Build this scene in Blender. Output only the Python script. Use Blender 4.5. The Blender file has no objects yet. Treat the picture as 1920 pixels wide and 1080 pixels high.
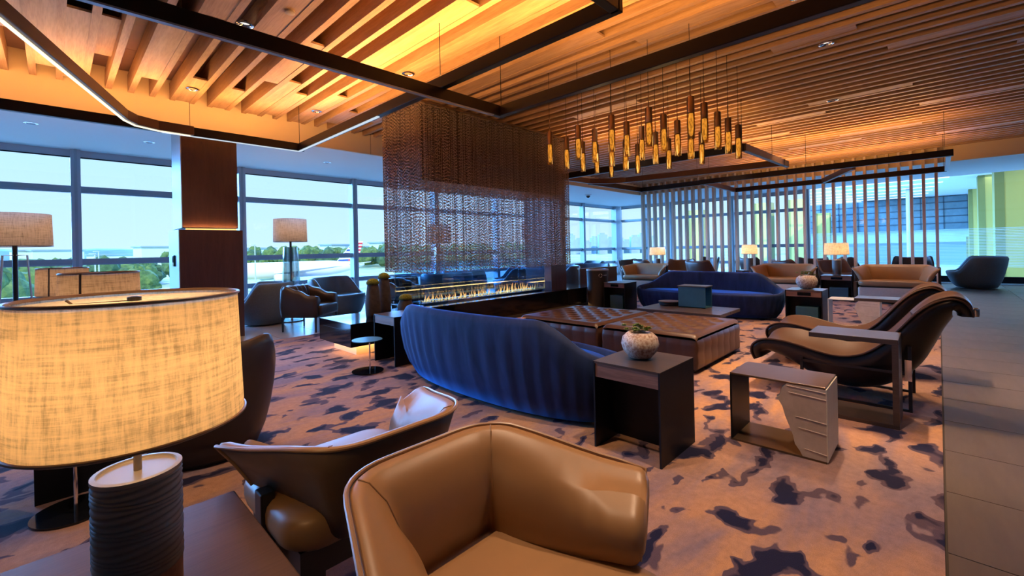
import bpy, bmesh, math, random
import numpy as np
from mathutils import Vector, Matrix
random.seed(7); rng=np.random.default_rng(7)
PI=math.pi
S=bpy.context.scene; COL=S.collection
# ------------------------------------------------------------------ camera
PHI=math.radians(43.98); RHO=math.radians(1.2); EYE=1.3
f0=Vector((math.cos(PHI),math.sin(PHI),0)); r0=Vector((math.sin(PHI),-math.cos(PHI),0)); zz=Vector((0,0,1))
rv=r0*math.cos(RHO)-zz*math.sin(RHO); uv=zz*math.cos(RHO)+r0*math.sin(RHO)
cd=bpy.data.cameras.new('camera'); cam=bpy.data.objects.new('camera',cd); COL.objects.link(cam)
cam.matrix_world=Matrix(((rv.x,uv.x,-f0.x,0),(rv.y,uv.y,-f0.y,0),(rv.z,uv.z,-f0.z,EYE),(0,0,0,1)))
cd.sensor_width=36; cd.lens=829/1920*36; cd.shift_y=-72/1920; cd.clip_start=.05; cd.clip_end=4000
S.camera=cam
# ------------------------------------------------------------------ view, render quality
S.view_settings.view_transform='Standard'; S.view_settings.look='None'; S.view_settings.gamma=1
S.view_settings.use_curve_mapping=False; S.view_settings.exposure=1.2
cy=S.cycles; cy.use_denoising=True; cy.denoiser='OPENIMAGEDENOISE'; cy.max_bounces=7; cy.diffuse_bounces=3; cy.glossy_bounces=3
cy.transmission_bounces=4; cy.transparent_max_bounces=24; cy.sample_clamp_indirect=4; cy.sample_clamp_direct=20
cy.caustics_reflective=False; cy.caustics_refractive=False; cy.blur_glossy=1.0
# ------------------------------------------------------------------ world
W=bpy.data.worlds.new('sky'); S.world=W; W.use_nodes=True; nt=W.node_tree; nt.nodes.clear()
wo=nt.nodes.new('ShaderNodeOutputWorld'); bg=nt.nodes.new('ShaderNodeBackground'); tc=nt.nodes.new('ShaderNodeTexCoord')
sx=nt.nodes.new('ShaderNodeSeparateXYZ'); cr=nt.nodes.new('ShaderNodeValToRGB')
nt.links.new(tc.outputs['Generated'],sx.inputs[0]); nt.links.new(sx.outputs['Z'],cr.inputs[0]); nt.links.new(cr.outputs[0],bg.inputs[0]); nt.links.new(bg.outputs[0],wo.inputs[0])
e=cr.color_ramp.elements
e[0].position=0.0; e[0].color=(.70,.84,1.0,1); e[1].position=.9; e[1].color=(.10,.32,.85,1)
for p,c in ((.12,(.62,.81,1.0,1)),(.32,(.50,.77,1.0,1)),(.6,(.24,.52,.98,1))):
    q=cr.color_ramp.elements.new(p); q.color=c
bg.inputs[1].default_value=.60
def light(name,kind,loc,energy,color,rot=(0,0,0),**k):
    d=bpy.data.lights.new(name,kind); d.energy=energy; d.color=color
    for a,b in k.items(): setattr(d,a,b)
    o=bpy.data.objects.new(name,d); o.location=loc; o.rotation_euler=rot; COL.objects.link(o); return o
sun=light('sun','SUN',(0,0,30),2.5,(1,.95,.86),angle=.01)
sun.rotation_euler=Vector((.45,.75,-.62)).to_track_quat('-Z','Y').to_euler()
# wide blue suns added to boost the sky's glow through the two glass walls
for v_,e_ in (((-.45,-.85,-.28),3.6),((.05,-.95,-.28),5.0),((.6,-.8,-.28),6.0),((-.9,.05,-.25),1.6)):
    g_=light('sky_glow','SUN',(0,20,20),e_,(.18,.48,1.0),angle=.85); g_.rotation_euler=Vector(v_).to_track_quat('-Z','Y').to_euler()
def portal(loc,rot,sx_,sy_):
    o=light('window_portal','AREA',loc,1,(1,1,1),rot,shape='RECTANGLE',size=sx_,size_y=sy_); o.data.cycles.is_portal=True
portal((6,11.1,1.6),(-PI/2,0,0),26,3.1)
portal((18.9,5,1.6),(PI/2,0,PI/2),14,3.1)
# ------------------------------------------------------------------ materials
MATS={}
class NT:
    def __init__(s,name):
        s.m=bpy.data.materials.new(name); s.m.use_nodes=True; s.t=s.m.node_tree; s.t.nodes.clear()
        s.out=s.n('OutputMaterial'); s.b=s.n('BsdfPrincipled'); s.l(s.b.outputs[0],s.out.inputs[0])
    def n(s,k,**kw):
        q=s.t.nodes.new('ShaderNode'+k)
        for a,b in kw.items(): setattr(q,a,b)
        return q
    def l(s,a,b): s.t.links.new(a,b)
    def set(s,**k):
        mp=dict(base='Base Color',rough='Roughness',metal='Metallic',spec='Specular IOR Level',coat='Coat Weight',sheen='Sheen Weight',sheenc='Sheen Tint',sheenr='Sheen Roughness',emc='Emission Color',em='Emission Strength',trans='Transmission Weight',ior='IOR',alpha='Alpha')
        for a,v in k.items():
            if a in('base','sheenc','emc') and len(v)==3: v=(*v,1)
            s.b.inputs[mp[a]].default_value=v
        return s
    def coord(s,scale=(1,1,1),rot=(0,0,0),src='Object'):
        c=s.n('TexCoord'); m=s.n('Mapping'); m.inputs['Scale'].default_value=scale; m.inputs['Rotation'].default_value=rot
        s.l(c.outputs[src],m.inputs[0]); return m.outputs[0]
    def noise(s,vec,scale,detail=3,rough=.5,dist=0):
        q=s.n('TexNoise'); q.inputs['Scale'].default_value=scale; q.inputs['Detail'].default_value=detail
        q.inputs['Roughness'].default_value=rough; q.inputs['Distortion'].default_value=dist; s.l(vec,q.inputs['Vector']); return q.outputs['Fac']
    def ramp(s,fac,*stops,interp='LINEAR'):
        r=s.n('ValToRGB'); r.color_ramp.interpolation=interp; el=r.color_ramp.elements
        while len(el)<len(stops): el.new(.5)
        for q,(p,c) in zip(el,stops):
            q.position=p; q.color=(*c,1) if len(c)==3 else c
        s.l(fac,r.inputs[0]); return r.outputs[0]
    def mix(s,fac,a,b,mode='MIX'):
        m=s.n('Mix',data_type='RGBA',blend_type=mode)
        for v,i in ((fac,0),(a,6),(b,7)):
            if isinstance(v,(int,float)): m.inputs[i].default_value=v
            elif isinstance(v,tuple): m.inputs[i].default_value=(*v,1) if len(v)==3 else v
            else: s.l(v,m.inputs[i])
        return m.outputs[2]
    def bump(s,h,strength=.3,dist=.01):
        b=s.n('Bump'); b.inputs['Strength'].default_value=strength; b.inputs['Distance'].default_value=dist
        s.l(h,b.inputs['Height']); s.l(b.outputs[0],s.b.inputs['Normal'])
    def base(s,c): s.l(c,s.b.inputs['Base Color'])
def plain(name,c,rough=.5,metal=0,var=.0,scale=20,bump=0,**k):
    s=NT(name).set(base=c,rough=rough,metal=metal,**k)
    if var or bump:
        v=s.coord(); f=s.noise(v,scale,4,.6)
        if var: s.base(s.ramp(f,(.3,tuple(x*(1-var) for x in c)),(.7,tuple(min(1,x*(1+var)) for x in c))))
        if bump: s.bump(f,bump,.004)
    MATS[name]=s.m; return s.m
def wood(name,c1,c2,rough=.45,axis='Y',scale=1.0,coat=0):
    s=NT(name).set(rough=rough,coat=coat)
    sc={'Y':(14,1.0,14),'X':(1.0,14,14),'Z':(14,14,1.0)}[axis]
    v=s.coord(tuple(x*scale for x in sc)); oi=s.n('ObjectInfo')
    a=s.n('VectorMath',operation='ADD'); s.l(v,a.inputs[0]); 
    m=s.n('Math',operation='MULTIPLY'); m.inputs[1].default_value=37; s.l(oi.outputs['Random'],m.inputs[0]); cx=s.n('CombineXYZ'); [s.l(m.outputs[0],cx.inputs[i]) for i in range(3)]; s.l(cx.outputs[0],a.inputs[1])
    f=s.noise(a.outputs[0],1.3,5,.62,.6); g=s.noise(a.outputs[0],9,2,.5)
    c=s.ramp(f,(.28,c1),(.72,c2)); c=s.mix(.18,c,s.ramp(g,(.35,tuple(x*.45 for x in c1)),(.6,c2)))
    hs=s.n('HueSaturation'); mr=s.n('MapRange'); mr.inputs[3].default_value=.82; mr.inputs[4].default_value=1.15; s.l(oi.outputs['Random'],mr.inputs[0]); s.l(mr.outputs[0],hs.inputs['Value']); s.l(c,hs.inputs['Color'])
    s.base(hs.outputs[0]); s.bump(g,.12,.002); MATS[name]=s.m; return s.m
OAK=wood('oak',(.36,.20,.10),(.56,.35,.19),.5,'Y')
OAKZ=wood('oak_upright',(.50,.36,.27),(.70,.53,.41),.5,'Z')
OAKP=wood('oak_board',(.40,.23,.12),(.62,.40,.23),.5,'Y',.6)
MAHO=wood('column_veneer',(.052,.026,.027),(.085,.042,.042),.4,'Z')
WALNUT=wood('walnut',(.11,.05,.033),(.26,.14,.10),.38,'Y')
DARKTOP=wood('dark_oak_top',(.035,.024,.022),(.07,.048,.042),.32,'Y',1.5)
ESP=wood('espresso_top',(.05,.026,.022),(.085,.045,.036),.33,'X')
BLK=plain('blackened_steel',(.007,.008,.012),.42,0,.3,6,.1,spec=.25)
BLKG=plain('black_lacquer',(.006,.007,.010),.09)
BLACKLEG=plain('black_frame',(.012,.011,.012),.4)
FRAME=plain('bronze_dark_frame',(.008,.006,.007),.4,0,spec=.3)
FRAMEB=plain('bronze_brown_frame',(.10,.055,.035),.4,.3)
BRONZE=plain('bronze_metal',(.22,.14,.09),.35,.8)
PANELC=plain('ceiling_panel_brown',(.20,.10,.07),.6,0,.08,3)
CREAM=plain('fascia_cream',(.80,.62,.42),.6)
WHITE=plain('soffit_white',(.82,.86,.88),.7)
WALLW=plain('wall_paint',(.45,.42,.4),.7)
ALU=plain('window_aluminium',(.34,.40,.46),.4,.3)
ALUL=plain('window_aluminium_pale',(.46,.52,.58),.45,.1)
CHROME=plain('chrome',(.8,.8,.8),.12,1)
TAN=plain('tan_leather',(.31,.17,.078),.4,0,.08,5,.05)
TANP=plain('tan_piping',(.33,.19,.095),.34)
TAUPE=plain('taupe_shell_leather',(.12,.075,.045),.42,0,.1,5,.05)
BRL=plain('brown_leather',(.055,.025,.015),.42,0,.14,9,.12,spec=.35)
BLL=plain('black_leather',(.016,.013,.014),.33,0,.1,10,.1)
DKL=plain('charcoal_leather',(.035,.028,.03),.42,0,.1,8,.08)
OTT=plain('chocolate_leather',(.070,.034,.024),.34,0,.12,8,.08)
GRYL=plain('slate_leather',(.085,.13,.175),.4,0,.1,8,.08)  # blue of the ambient daylight tinted into the leather colour
GRYF=plain('grey_wool',(.15,.195,.235),.85,0,.12,60,.2)  # grey wool with the window daylight's blue mixed into its colour
TUBL=plain('cocoa_leather',(.085,.042,.03),.35,0,.12,8,.05)
CREAMUP=plain('cream_upholstery',(.50,.42,.34),.7,0,.06,30,.05)
TEALM=plain('teal_steel',(.03,.11,.15),.4,.2,.1,6)
BRASSY=plain('tabletop_bronze',(.13,.085,.055),.3,.5,.12,5)
STONEW=plain('white_stone',(.50,.44,.42),.8,0,.14,9,.5)
STONEP=plain('stone_cut_face',(.60,.60,.56),.6,0,.06,14,.2)
MOSS=plain('moss',(.15,.17,.02),.95,0,.5,60,1)
LEAF=plain('succulent_leaf',(.16,.22,.05),.6,0,.5,30)
LEAFR=plain('succulent_tip',(.36,.20,.06),.6,0,.4,30)
POTD=plain('dark_planter',(.045,.035,.035),.7,0,.4,14,.6)
BIN=plain('bin_grey',(.05,.06,.075),.45,.2)
MARKW=plain('white_print',(.8,.82,.85),.5)
ROAD=plain('asphalt',(.36,.37,.38),.9,0,.12,.05)
CONC=plain('concrete_outside',(.40,.40,.385),.9,0,.1,.3)
HILL=plain('far_hills',(.13,.24,.34),1,0,.25,.02)  # blue of the distance haze painted into the hills
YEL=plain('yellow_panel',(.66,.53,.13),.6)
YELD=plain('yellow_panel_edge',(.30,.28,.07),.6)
PLW=plain('aircraft_white',(.8,.82,.85),.35)
PLR=plain('aircraft_red',(.6,.03,.05),.4)
PLB=plain('aircraft_blue',(.03,.08,.35),.4)
CARB=plain('car_paint',(.25,.3,.36),.3)
BLD=plain('facade_blue_grey',(.12,.22,.27),.5,0,.25,1.2)
BLDL=plain('facade_line',(.04,.08,.11),.5)
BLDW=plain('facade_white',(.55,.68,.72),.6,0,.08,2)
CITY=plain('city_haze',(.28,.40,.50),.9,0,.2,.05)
def grass():
    s=NT('grass').set(rough=1); v=s.coord(); f=s.noise(v,.03,4,.6,1); s.base(s.ramp(f,(.35,(.22,.27,.09)),(.5,(.45,.44,.22)),(.68,(.30,.36,.13)))); return s.m
GRASS=grass()
def foliage(name,a,b,c):
    s=NT(name).set(rough=1); v=s.coord(); f=s.noise(v,.8,5,.7); s.base(s.ramp(f,(.3,a),(.5,b),(.7,c))); return s.m
TREEG=foliage('tree_green',(.03,.07,.03),(.09,.17,.05),(.20,.28,.08))
TREEY=foliage('tree_yellow',(.16,.20,.03),(.42,.40,.05),(.6,.5,.10))
TREED=foliage('tree_dark',(.025,.06,.035),(.06,.13,.06),(.12,.20,.10))
def carpet():
    s=NT('carpet_pile').set(rough=.95,sheen=.04,spec=.1); v=s.coord()
    big=s.noise(v,.55,4,.55,.6); streak=s.noise(s.coord((1.0,3.2,1),(0,0,.5)),.9,4,.6,.4)
    base=s.mix(s.ramp(big,(.38,(0,0,0)),(.66,(1,1,1))),(.45,.25,.13),(.27,.19,.20))
    base=s.mix(s.ramp(streak,(.44,(0,0,0)),(.62,(.9,.9,.9))),base,(.185,.15,.205))
    base=s.mix(.30,base,s.ramp(s.noise(v,22,5,.7),(.3,(.25,.25,.25)),(.7,(.75,.75,.75))),'OVERLAY')
    d=s.n('VectorMath',operation='ADD'); ns=s.n('TexNoise'); ns.inputs['Scale'].default_value=5; ns.inputs['Detail'].default_value=3; s.l(v,ns.inputs['Vector'])
    sc=s.n('VectorMath',operation='SCALE'); sc.inputs['Scale'].default_value=.16; s.l(ns.outputs['Color'],sc.inputs[0]); s.l(v,d.inputs[0]); s.l(sc.outputs[0],d.inputs[1])
    mp=s.n('Mapping'); mp.inputs['Scale'].default_value=(3.3,5.6,1); mp.inputs['Rotation'].default_value=(0,0,.35); s.l(d.outputs[0],mp.inputs[0])
    bl=s.noise(mp.outputs[0],1.0,2,.45,.35); 
    halo=s.ramp(bl,(.55,(0,0,0)),(.568,(1,1,1))); core=s.ramp(bl,(.60,(0,0,0)),(.62,(1,1,1)))
    mask=s.noise(v,.6,2,.5); mk=s.ramp(mask,(.30,(0,0,0)),(.38,(1,1,1)))
    halo=s.mix(1.0,halo,mk,'MULTIPLY'); core=s.mix(1.0,core,mk,'MULTIPLY')
    c=s.mix(halo,base,(.085,.062,.095)); c=s.mix(core,c,(.013,.014,.045))
    fine=s.noise(v,260,2,.6); c=s.mix(.22,c,s.ramp(fine,(.3,(.15,.12,.12)),(.7,(.85,.7,.6))),'OVERLAY')
    s.base(c); s.bump(fine,.5,.004); return s.m
CARPET=carpet()
def tile(nm,c1,c2,ro):
    s=NT(nm).set(rough=ro,spec=.4); v=s.coord((1,5,1)); f=s.noise(v,1.6,5,.65); oi=s.n('ObjectInfo')
    c=s.ramp(f,(.3,c1),(.7,c2)); hs=s.n('HueSaturation'); mr=s.n('MapRange'); mr.inputs[3].default_value=.95; mr.inputs[4].default_value=1.05; s.l(oi.outputs['Random'],mr.inputs[0]); s.l(mr.outputs[0],hs.inputs['Value']); s.l(c,hs.inputs['Color']); s.base(hs.outputs[0])
    g=s.noise(v,40,2,.5); s.bump(g,.08,.002); return s.m
TILE=tile('floor_tile',(.085,.060,.046),(.12,.088,.070),.5); TILEW=tile('window_side_tile',(.24,.24,.245),(.31,.31,.315),.3); GROUT=plain('tile_grout',(.06,.05,.045),.8)  # second tile is a lightened copy: daylight put into its colour, bounces to soffit
def velvet():
    s=NT('navy_velvet').set(rough=.75,sheen=.8,sheenc=(.10,.36,1.0),sheenr=.35,spec=.25); v=s.coord((1,1,.25)); f=s.noise(v,9,4,.6,.5); g=s.noise(s.coord(),240,2,.6)
    s.base(s.ramp(f,(.3,(.006,.018,.065)),(.7,(.016,.036,.13)))); s.bump(g,.2,.002); return s.m
VELVET=velvet()
def linen(name,col,trans,glow=None):
    s=NT(name); v=s.coord()
    a=s.noise(s.coord((70,70,7)),1.3,5,.75); b=s.noise(s.coord((6,6,95)),1.3,5,.75); 
    f=s.n('Math',operation='ADD'); s.l(a,f.inputs[0]); s.l(b,f.inputs[1]); h=s.n('Math',operation='MULTIPLY'); h.inputs[1].default_value=.5; s.l(f.outputs[0],h.inputs[0])
    c=s.ramp(h.outputs[0],(.36,tuple(x*.42 for x in col)),(.5,tuple(x*.85 for x in col)),(.6,col))
    d=s.n('BsdfDiffuse'); t=s.n('BsdfTranslucent'); m=s.n('MixShader'); m.inputs[0].default_value=trans
    s.l(c,d.inputs[0]); s.l(c,t.inputs[0]); s.l(d.outputs[0],m.inputs[1]); s.l(t.outputs[0],m.inputs[2]); s.l(m.outputs[0],s.out.inputs[0]); return s.m
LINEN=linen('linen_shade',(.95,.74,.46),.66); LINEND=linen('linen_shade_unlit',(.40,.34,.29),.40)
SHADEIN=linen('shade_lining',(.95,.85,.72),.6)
def glass(name,tint,refl=.06,rough=0.0):
    s=NT(name); t=s.n('BsdfTransparent'); t.inputs[0].default_value=(*tint,1); g=s.n('BsdfGlossy'); g.inputs['Roughness'].default_value=rough
    lw=s.n('LayerWeight'); lw.inputs[0].default_value=.12; mr=s.n('MapRange'); mr.inputs[3].default_value=refl*.5; mr.inputs[4].default_value=.6; s.l(lw.outputs['Facing'],mr.inputs[0])
    m=s.n('MixShader'); s.l(mr.outputs[0],m.inputs[0]); s.l(t.outputs[0],m.inputs[1]); s.l(g.outputs[0],m.inputs[2]); s.l(m.outputs[0],s.out.inputs[0]); return s.m
WGLASS=glass('window_glass',(.84,.93,1.0),.03); FGLASS=glass('fire_glass',(.74,.90,1.0),.22);  # fire glass tinted blue to suggest daylight reflected in it
def frosty():
    s=NT('frosted_lines'); t=s.n('BsdfTransparent'); t.inputs[0].default_value=(.8,.94,1,1); d=s.n('BsdfTranslucent'); d.inputs[0].default_value=(.8,.9,.9,1)
    m=s.n('MixShader'); m.inputs[0].default_value=.5; s.l(t.outputs[0],m.inputs[1]); s.l(d.outputs[0],m.inputs[2]); s.l(m.outputs[0],s.out.inputs[0]); return s.m
FROST=frosty()
AMBER=glass('amber_glass',(.75,.62,.40),.35,.08)
TUBEG=glass('ribbed_glass',(.55,.66,.64),.75,.12)
CHAIN=plain('bronze_chain',(.33,.26,.235),.4,.35)
HOOD=plain('hood_dark_bronze',(.045,.028,.022),.55)
PEWTER=plain('lamp_pewter',(.30,.25,.20),.4,.5)
def ribbed():
    s=NT('ribbed_ceramic').set(base=(.15,.13,.115),rough=.5); return s.m
RIB=ribbed()
def vase():
    s=NT('speckled_stoneware').set(rough=.75); f=s.noise(s.coord(),55,3,.6); s.base(s.ramp(f,(.35,(.30,.17,.12)),(.5,(.48,.38,.32)),(.65,(.62,.56,.5)))); s.bump(f,.7,.004); return s.m
VASE=vase()
def emis(name,c,st):
    s=NT(name).set(base=(0,0,0),emc=c,em=st); MATS[name]=s.m; return s.m
LED=emis('led_strip_warm_white',(1,.82,.5),.8); LEDB=emis('led_strip_cool',(.75,.88,1),.35); LEDO=emis('led_amber',(1,.5,.14),.8)
FIL=emis('amber_filament',(1,.55,.10),1.3)
def _f():
    s=NT('amber_filament').set(base=(.3,.2,.05)); f=s.noise(s.coord((1,1,.35)),110,2,.6); s.l(s.ramp(f,(.35,(.16,.07,.01)),(.6,(1,.55,.12))),s.b.inputs['Emission Color']); s.b.inputs['Emission Strength'].default_value=1.1; return s.m
FIL=_f(); DLE=emis('downlight_lens',(1,.9,.75),.8); CLL=emis('concourse_light_line',(1,1,1),1.0)
BULB=emis('lamp_bulb',(1,.68,.34),2.2)
def flame():
    s=NT('flame'); em=s.n('Emission'); t=s.n('BsdfTransparent'); m=s.n('MixShader'); v=s.coord(src='Generated'); sp=s.n('SeparateXYZ'); s.l(v,sp.inputs[0])
    c=s.ramp(sp.outputs['Z'],(0,(1,.75,.35)),(.4,(1,.45,.12)),(1,(.9,.22,.08))); s.l(c,em.inputs[0]); em.inputs[1].default_value=1.1
    r=s.ramp(sp.outputs['Z'],(0,(.8,.8,.8)),(.5,(.6,.6,.6)),(1,(.15,.15,.15))); s.l(r,m.inputs[0]); s.l(t.outputs[0],m.inputs[1]); s.l(em.outputs[0],m.inputs[2]); s.l(m.outputs[0],s.out.inputs[0]); return s.m
FLAME=flame(); EMBER=emis('ember_glass',(1,.55,.2),.45)
# ------------------------------------------------------------------ mesh helpers
class MB:
    def __init__(s): s.v=[]; s.f=[]
    def add(s,vs,fs):
        o=len(s.v); s.v+= [tuple(x) for x in vs]; s.f+=[tuple(i+o for i in q) for q in fs]; return s
    def box(s,x0,x1,y0,y1,z0,z1,R=None):
        vs=[Vector((x,y,z)) for z in (z0,z1) for y in (y0,y1) for x in (x0,x1)]
        if R: vs=[R@v for v in vs]
        return s.add(vs,[(0,2,3,1),(4,5,7,6),(0,1,5,4),(2,6,7,3),(0,4,6,2),(1,3,7,5)])
    def loft(s,rings,closed=True,caps=True,loop=False):
        n=len(rings[0]); vs=[p for r in rings for p in r]; fs=[]
        m=len(rings)
        for i in range(m if loop else m-1):
            for j in range(n if closed else n-1):
                a=i*n+j; b=i*n+(j+1)%n; c=((i+1)%m)*n+(j+1)%n; d=((i+1)%m)*n+j; fs.append((a,b,c,d))
        if caps and closed and not loop: fs.append(tuple(range(n))[::-1]); fs.append(tuple(range((m-1)*n,m*n)))
        return s.add(vs,fs)
    def lathe(s,prof,n=24,c=(0,0),sx=1,sy=1,caps=True):
        return s.loft([[(c[0]+r*math.cos(2*PI*k/n)*sx,c[1]+r*math.sin(2*PI*k/n)*sy,z) for k in range(n)] for r,z in prof],True,caps)
    def tube(s,pts,r,n=8,loop=False):
        pts=[Vector(p) for p in pts]; rings=[]; N=len(pts); up=None
        for i,p in enumerate(pts):
            a=pts[(i-1)%N] if (loop or i>0) else p; b=pts[(i+1)%N] if (loop or i<N-1) else p
            t=(b-a).normalized()
            if up is None: up=Vector((0,0,1)) if abs(t.z)<.9 else Vector((1,0,0))
            x=up-t*up.dot(t)
            if x.length<1e-4: x=t.orthogonal()
            x.normalize(); y=t.cross(x); up=x
            rings.append([p+x*math.cos(2*PI*k/n)*r+y*math.sin(2*PI*k/n)*r for k in range(n)])
        return s.loft(rings,True,True,loop)
    def mesh(s,name,m,smooth=False):
        me=bpy.data.meshes.new(name); me.from_pydata(s.v,[],s.f); me.validate(); me.update()
        bm=bmesh.new(); bm.from_mesh(me); bmesh.ops.recalc_face_normals(bm,faces=bm.faces); bm.to_mesh(me); bm.free()
        for q in (m if isinstance(m,(list,tuple)) else [m]): me.materials.append(q)
        if smooth:
            me.polygons.foreach_set('use_smooth',[True]*len(me.polygons))
            if smooth!='all':
                try: me.set_sharp_from_angle(angle=math.radians(40))
                except Exception: pass
        return me
def link(name,me,parent=None,loc=(0,0,0),rotz=0):
    o=bpy.data.objects.new(name,me); COL.objects.link(o); o.location=loc; o.rotation_euler=(0,0,rotz)
    if parent: o.parent=parent
    return o
def obj(name,mb,m,parent=None,smooth=False,bevel=0,sub=0,label=None,loc=(0,0,0),rotz=0):
    o=link(name,mb.mesh(name,m,smooth),parent,loc,rotz)
    if bevel:
        b=o.modifiers.new('bevel','BEVEL'); b.width=bevel; b.segments=2; b.limit_method='ANGLE'
    if sub:
        q=o.modifiers.new('sub','SUBSURF'); q.levels=sub; q.render_levels=sub
    if label: o['label']=label
    return o
def tag(o,label,cat,group=None,kind=None):
    if label: o['label']=label
    if cat: o['category']=cat
    if group: o['group']=group
    if kind: o['kind']=kind
    return o
def thing(name,label,cat,loc=(0,0,0),rotz=0,group=None):
    o=bpy.data.objects.new(name,None); COL.objects.link(o); o.location=loc; o.rotation_euler=(0,0,rotz); o.empty_display_size=.1
    return tag(o,label,cat,group)
def dup(root,loc,rotz=0,label=None,group=None,scale=None):
    def cp(o,parent):
        c=o.copy(); COL.objects.link(c); c.parent=parent
        for ch in KIDS.get(o.name,()): cp(ch,c)
        return c
    KIDS={}
    for o in COL.objects:
        if o.parent: KIDS.setdefault(o.parent.name,[]).append(o)
    r=cp(root,None); r.location=loc; r.rotation_euler=(0,0,rotz)
    if scale: r.scale=scale
    if label: r['label']=label
    if group: r['group']=group
    return r
def struct(name,mb,m,smooth=False,**k):
    o=obj(name,mb,m,None,smooth,**k); o['kind']='structure'; return o
def rbox(mb,x0,x1,y0,y1,z0,z1,r=.05,n=4,rt=None):
    """box with rounded vertical corners and softened top/bottom edge"""
    rt=r*.6 if rt is None else rt
    def ring(ins,z):
        out=[]; rr=max(r-ins*.5,.004)
        for cx_,cy_,a0 in ((x1-ins-rr,y1-ins-rr,0),(x0+ins+rr,y1-ins-rr,PI/2),(x0+ins+rr,y0+ins+rr,PI),(x1-ins-rr,y0+ins+rr,3*PI/2)):
            for k in range(n+1):
                a=a0+PI/2*k/n; out.append((cx_+rr*math.cos(a),cy_+rr*math.sin(a),z))
        return out
    rings=[]
    for k in range(4): a=PI/2*k/3; rings.append(ring(rt*(1-math.sin(a)),z0+rt*(1-math.cos(a))))
    for k in range(4): a=PI/2*k/3; rings.append(ring(rt*(1-math.cos(a)),z1-rt*(1-math.sin(a))))
    return mb.loft(rings)
# ------------------------------------------------------------------ room shell
XA,XB,YA,YB=-5.0,19.0,-6.0,11.2          # walls
FY=8.1; FX=15.4; ZS=3.25; ZB=3.6; ZP=3.9  # fascias, soffit, slat underside, panel ceiling
fl=struct('floor',MB().box(XA,XB,YA,YB,-.2,-.012),GROUT)
ty,tx=1.26,.63
tmesh=MB().box(0,tx-.006,0,ty-.006,-.012,0).mesh('tile',TILE)
for i in range(30):
    for j in range(5):
        x=.68+i*tx; y=-.004-ty*(j+1)
        if x+tx>XB or y<-5.2: continue
        if y<-3 and x>11: continue
        link('tile',tmesh,fl,(x,y,0))
tmw=tmesh.copy(); tmw.materials[0]=TILEW
for i in range(30):
    for j in range(3):
        x=-.1+i*tx; y=7.29+j*ty
        if x+tx>XB: continue
        link('tile',tmw,fl,(x,y,0))
far=MB().box(13.96,XB,.0,7.28,-.012,-.001); obj('floor_slab',far,TILE,fl)
near=MB().box(XA,.67,YA,-.004,-.012,-.001); obj('floor_slab',near,TILE,fl); obj('floor_slab',MB().box(XA,-.11,7.29,YB,-.012,-.001),TILEW,fl)
tag(obj('area_carpet',MB().box(XA,13.95,0,7.28,-.012,.0005),CARPET),'wide tan and mauve carpet spattered with ink-blue blots, edged by tiles','carpet')
ce=struct('ceiling',MB().box(XA,FX,YA,FY,ZP,ZP+.1),PANELC)
panels=MB()
for i in range(17):
    for j in range(12):
        panels.box(XA+i*1.2+.006,XA+(i+1)*1.2-.006,YA+j*1.2+.006,min(YA+(j+1)*1.2-.006,FY-.03),ZP-.012,ZP) if XA+(i+1)*1.2<FX+.1 else None
obj('panel',panels,PANELC,ce)['kind']='stuff'
SP=.232; SX0=-.15
sm=MB().box(-.0325,.0325,-5.9,FY-.02,ZB,ZB+.24).mesh('slat',OAK)
sxs=[SX0+SP*i for i in range(-20,68) if -4.8<SX0+SP*i<FX-.1]
for x in sxs: link('slat',sm,ce,(x,0,0))
def filler(x0i,n,y0,y1,dz=0):
    a=SX0+SP*x0i+.0325; b=SX0+SP*(x0i+n)-.0325
    mb=MB().box(a,b,y0,y1,ZB+.006+dz,ZB+.03+dz)
    for k in range(1,n): pass
    obj('filler_board',mb,OAKP,ce)
# boards between the slats, placed as seen: (slat index, spans, y0, y1)
FB=[(0,1,5.3,7.6),(1,1,5.7,7.9),(-1,1,4.2,6.6),(4,1,5.2,7.3),(6,1,6.9,8.05),(8,1,7.0,8.05),(10,1,6.2,8.05),(5,1,2.6,5.0),(7,1,3.6,5.5),(9,1,4.9,6.4),
    (11,1,6.6,7.9),(12,1,3.1,5.2),(13,1,6.3,8.05),(14,1,2.2,5.4),(15,1,6.9,7.7),(16,1,1.6,4.0),(18,1,2.6,5.6),(20,1,.8,2.4),(22,1,2.9,4.4),(21,1,.2,1.1),(17,1,5.6,7.2),
    (26,1,.6,1.4),(30,1,-1.2,.4),(38,1,.24,1.53),(51,1,.2,1.5),(34,1,-2.2,-.7),(44,1,-1.5,.2),(46,1,2.2,3.4),(54,1,1.2,2.6),(57,1,-1.4,0),(60,1,2.4,4.2),(49,1,3.6,5),(28,1,3.4,4.6),(41,1,1.4,2.5)]
for a in FB: filler(*a)
for i in range(11):
    k=random.randrange(-8,18); y=random.uniform(-4,6.5); obj('upper_filler_board',MB().box(SX0+SP*k+.0325,SX0+SP*(k+1)-.0325,y,y+random.uniform(.7,1.9),ZB+.12,ZB+.14),OAKP,ce)
so=struct('ceiling',MB().box(XA,XB,FY+.06,YB,ZS,ZS+.08).box(FX+.06,XB,YA,FY+.06,ZS,ZS+.08),WHITE)
struct('trim_1',MB().box(XA,FX+.1,FY-.0,FY+.06,ZS-.0,ZP),CREAM)
for x in (1.45,4.4,7.4): obj('panel_joint',MB().box(x,x+.006,FY-.003,FY,ZS,ZP),GROUT,bpy.data.objects['trim_1'])
struct('trim_2',MB().box(FX,FX+.06,YA,FY,ZS,ZP),CREAM)
struct('wall_back',MB().box(XA-.15,XA,YA,YB,-.2,4.0),WALLW)
struct('wall_south',MB().box(XA,XB,YA-.15,YA,-.2,4.0),WALLW)
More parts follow.
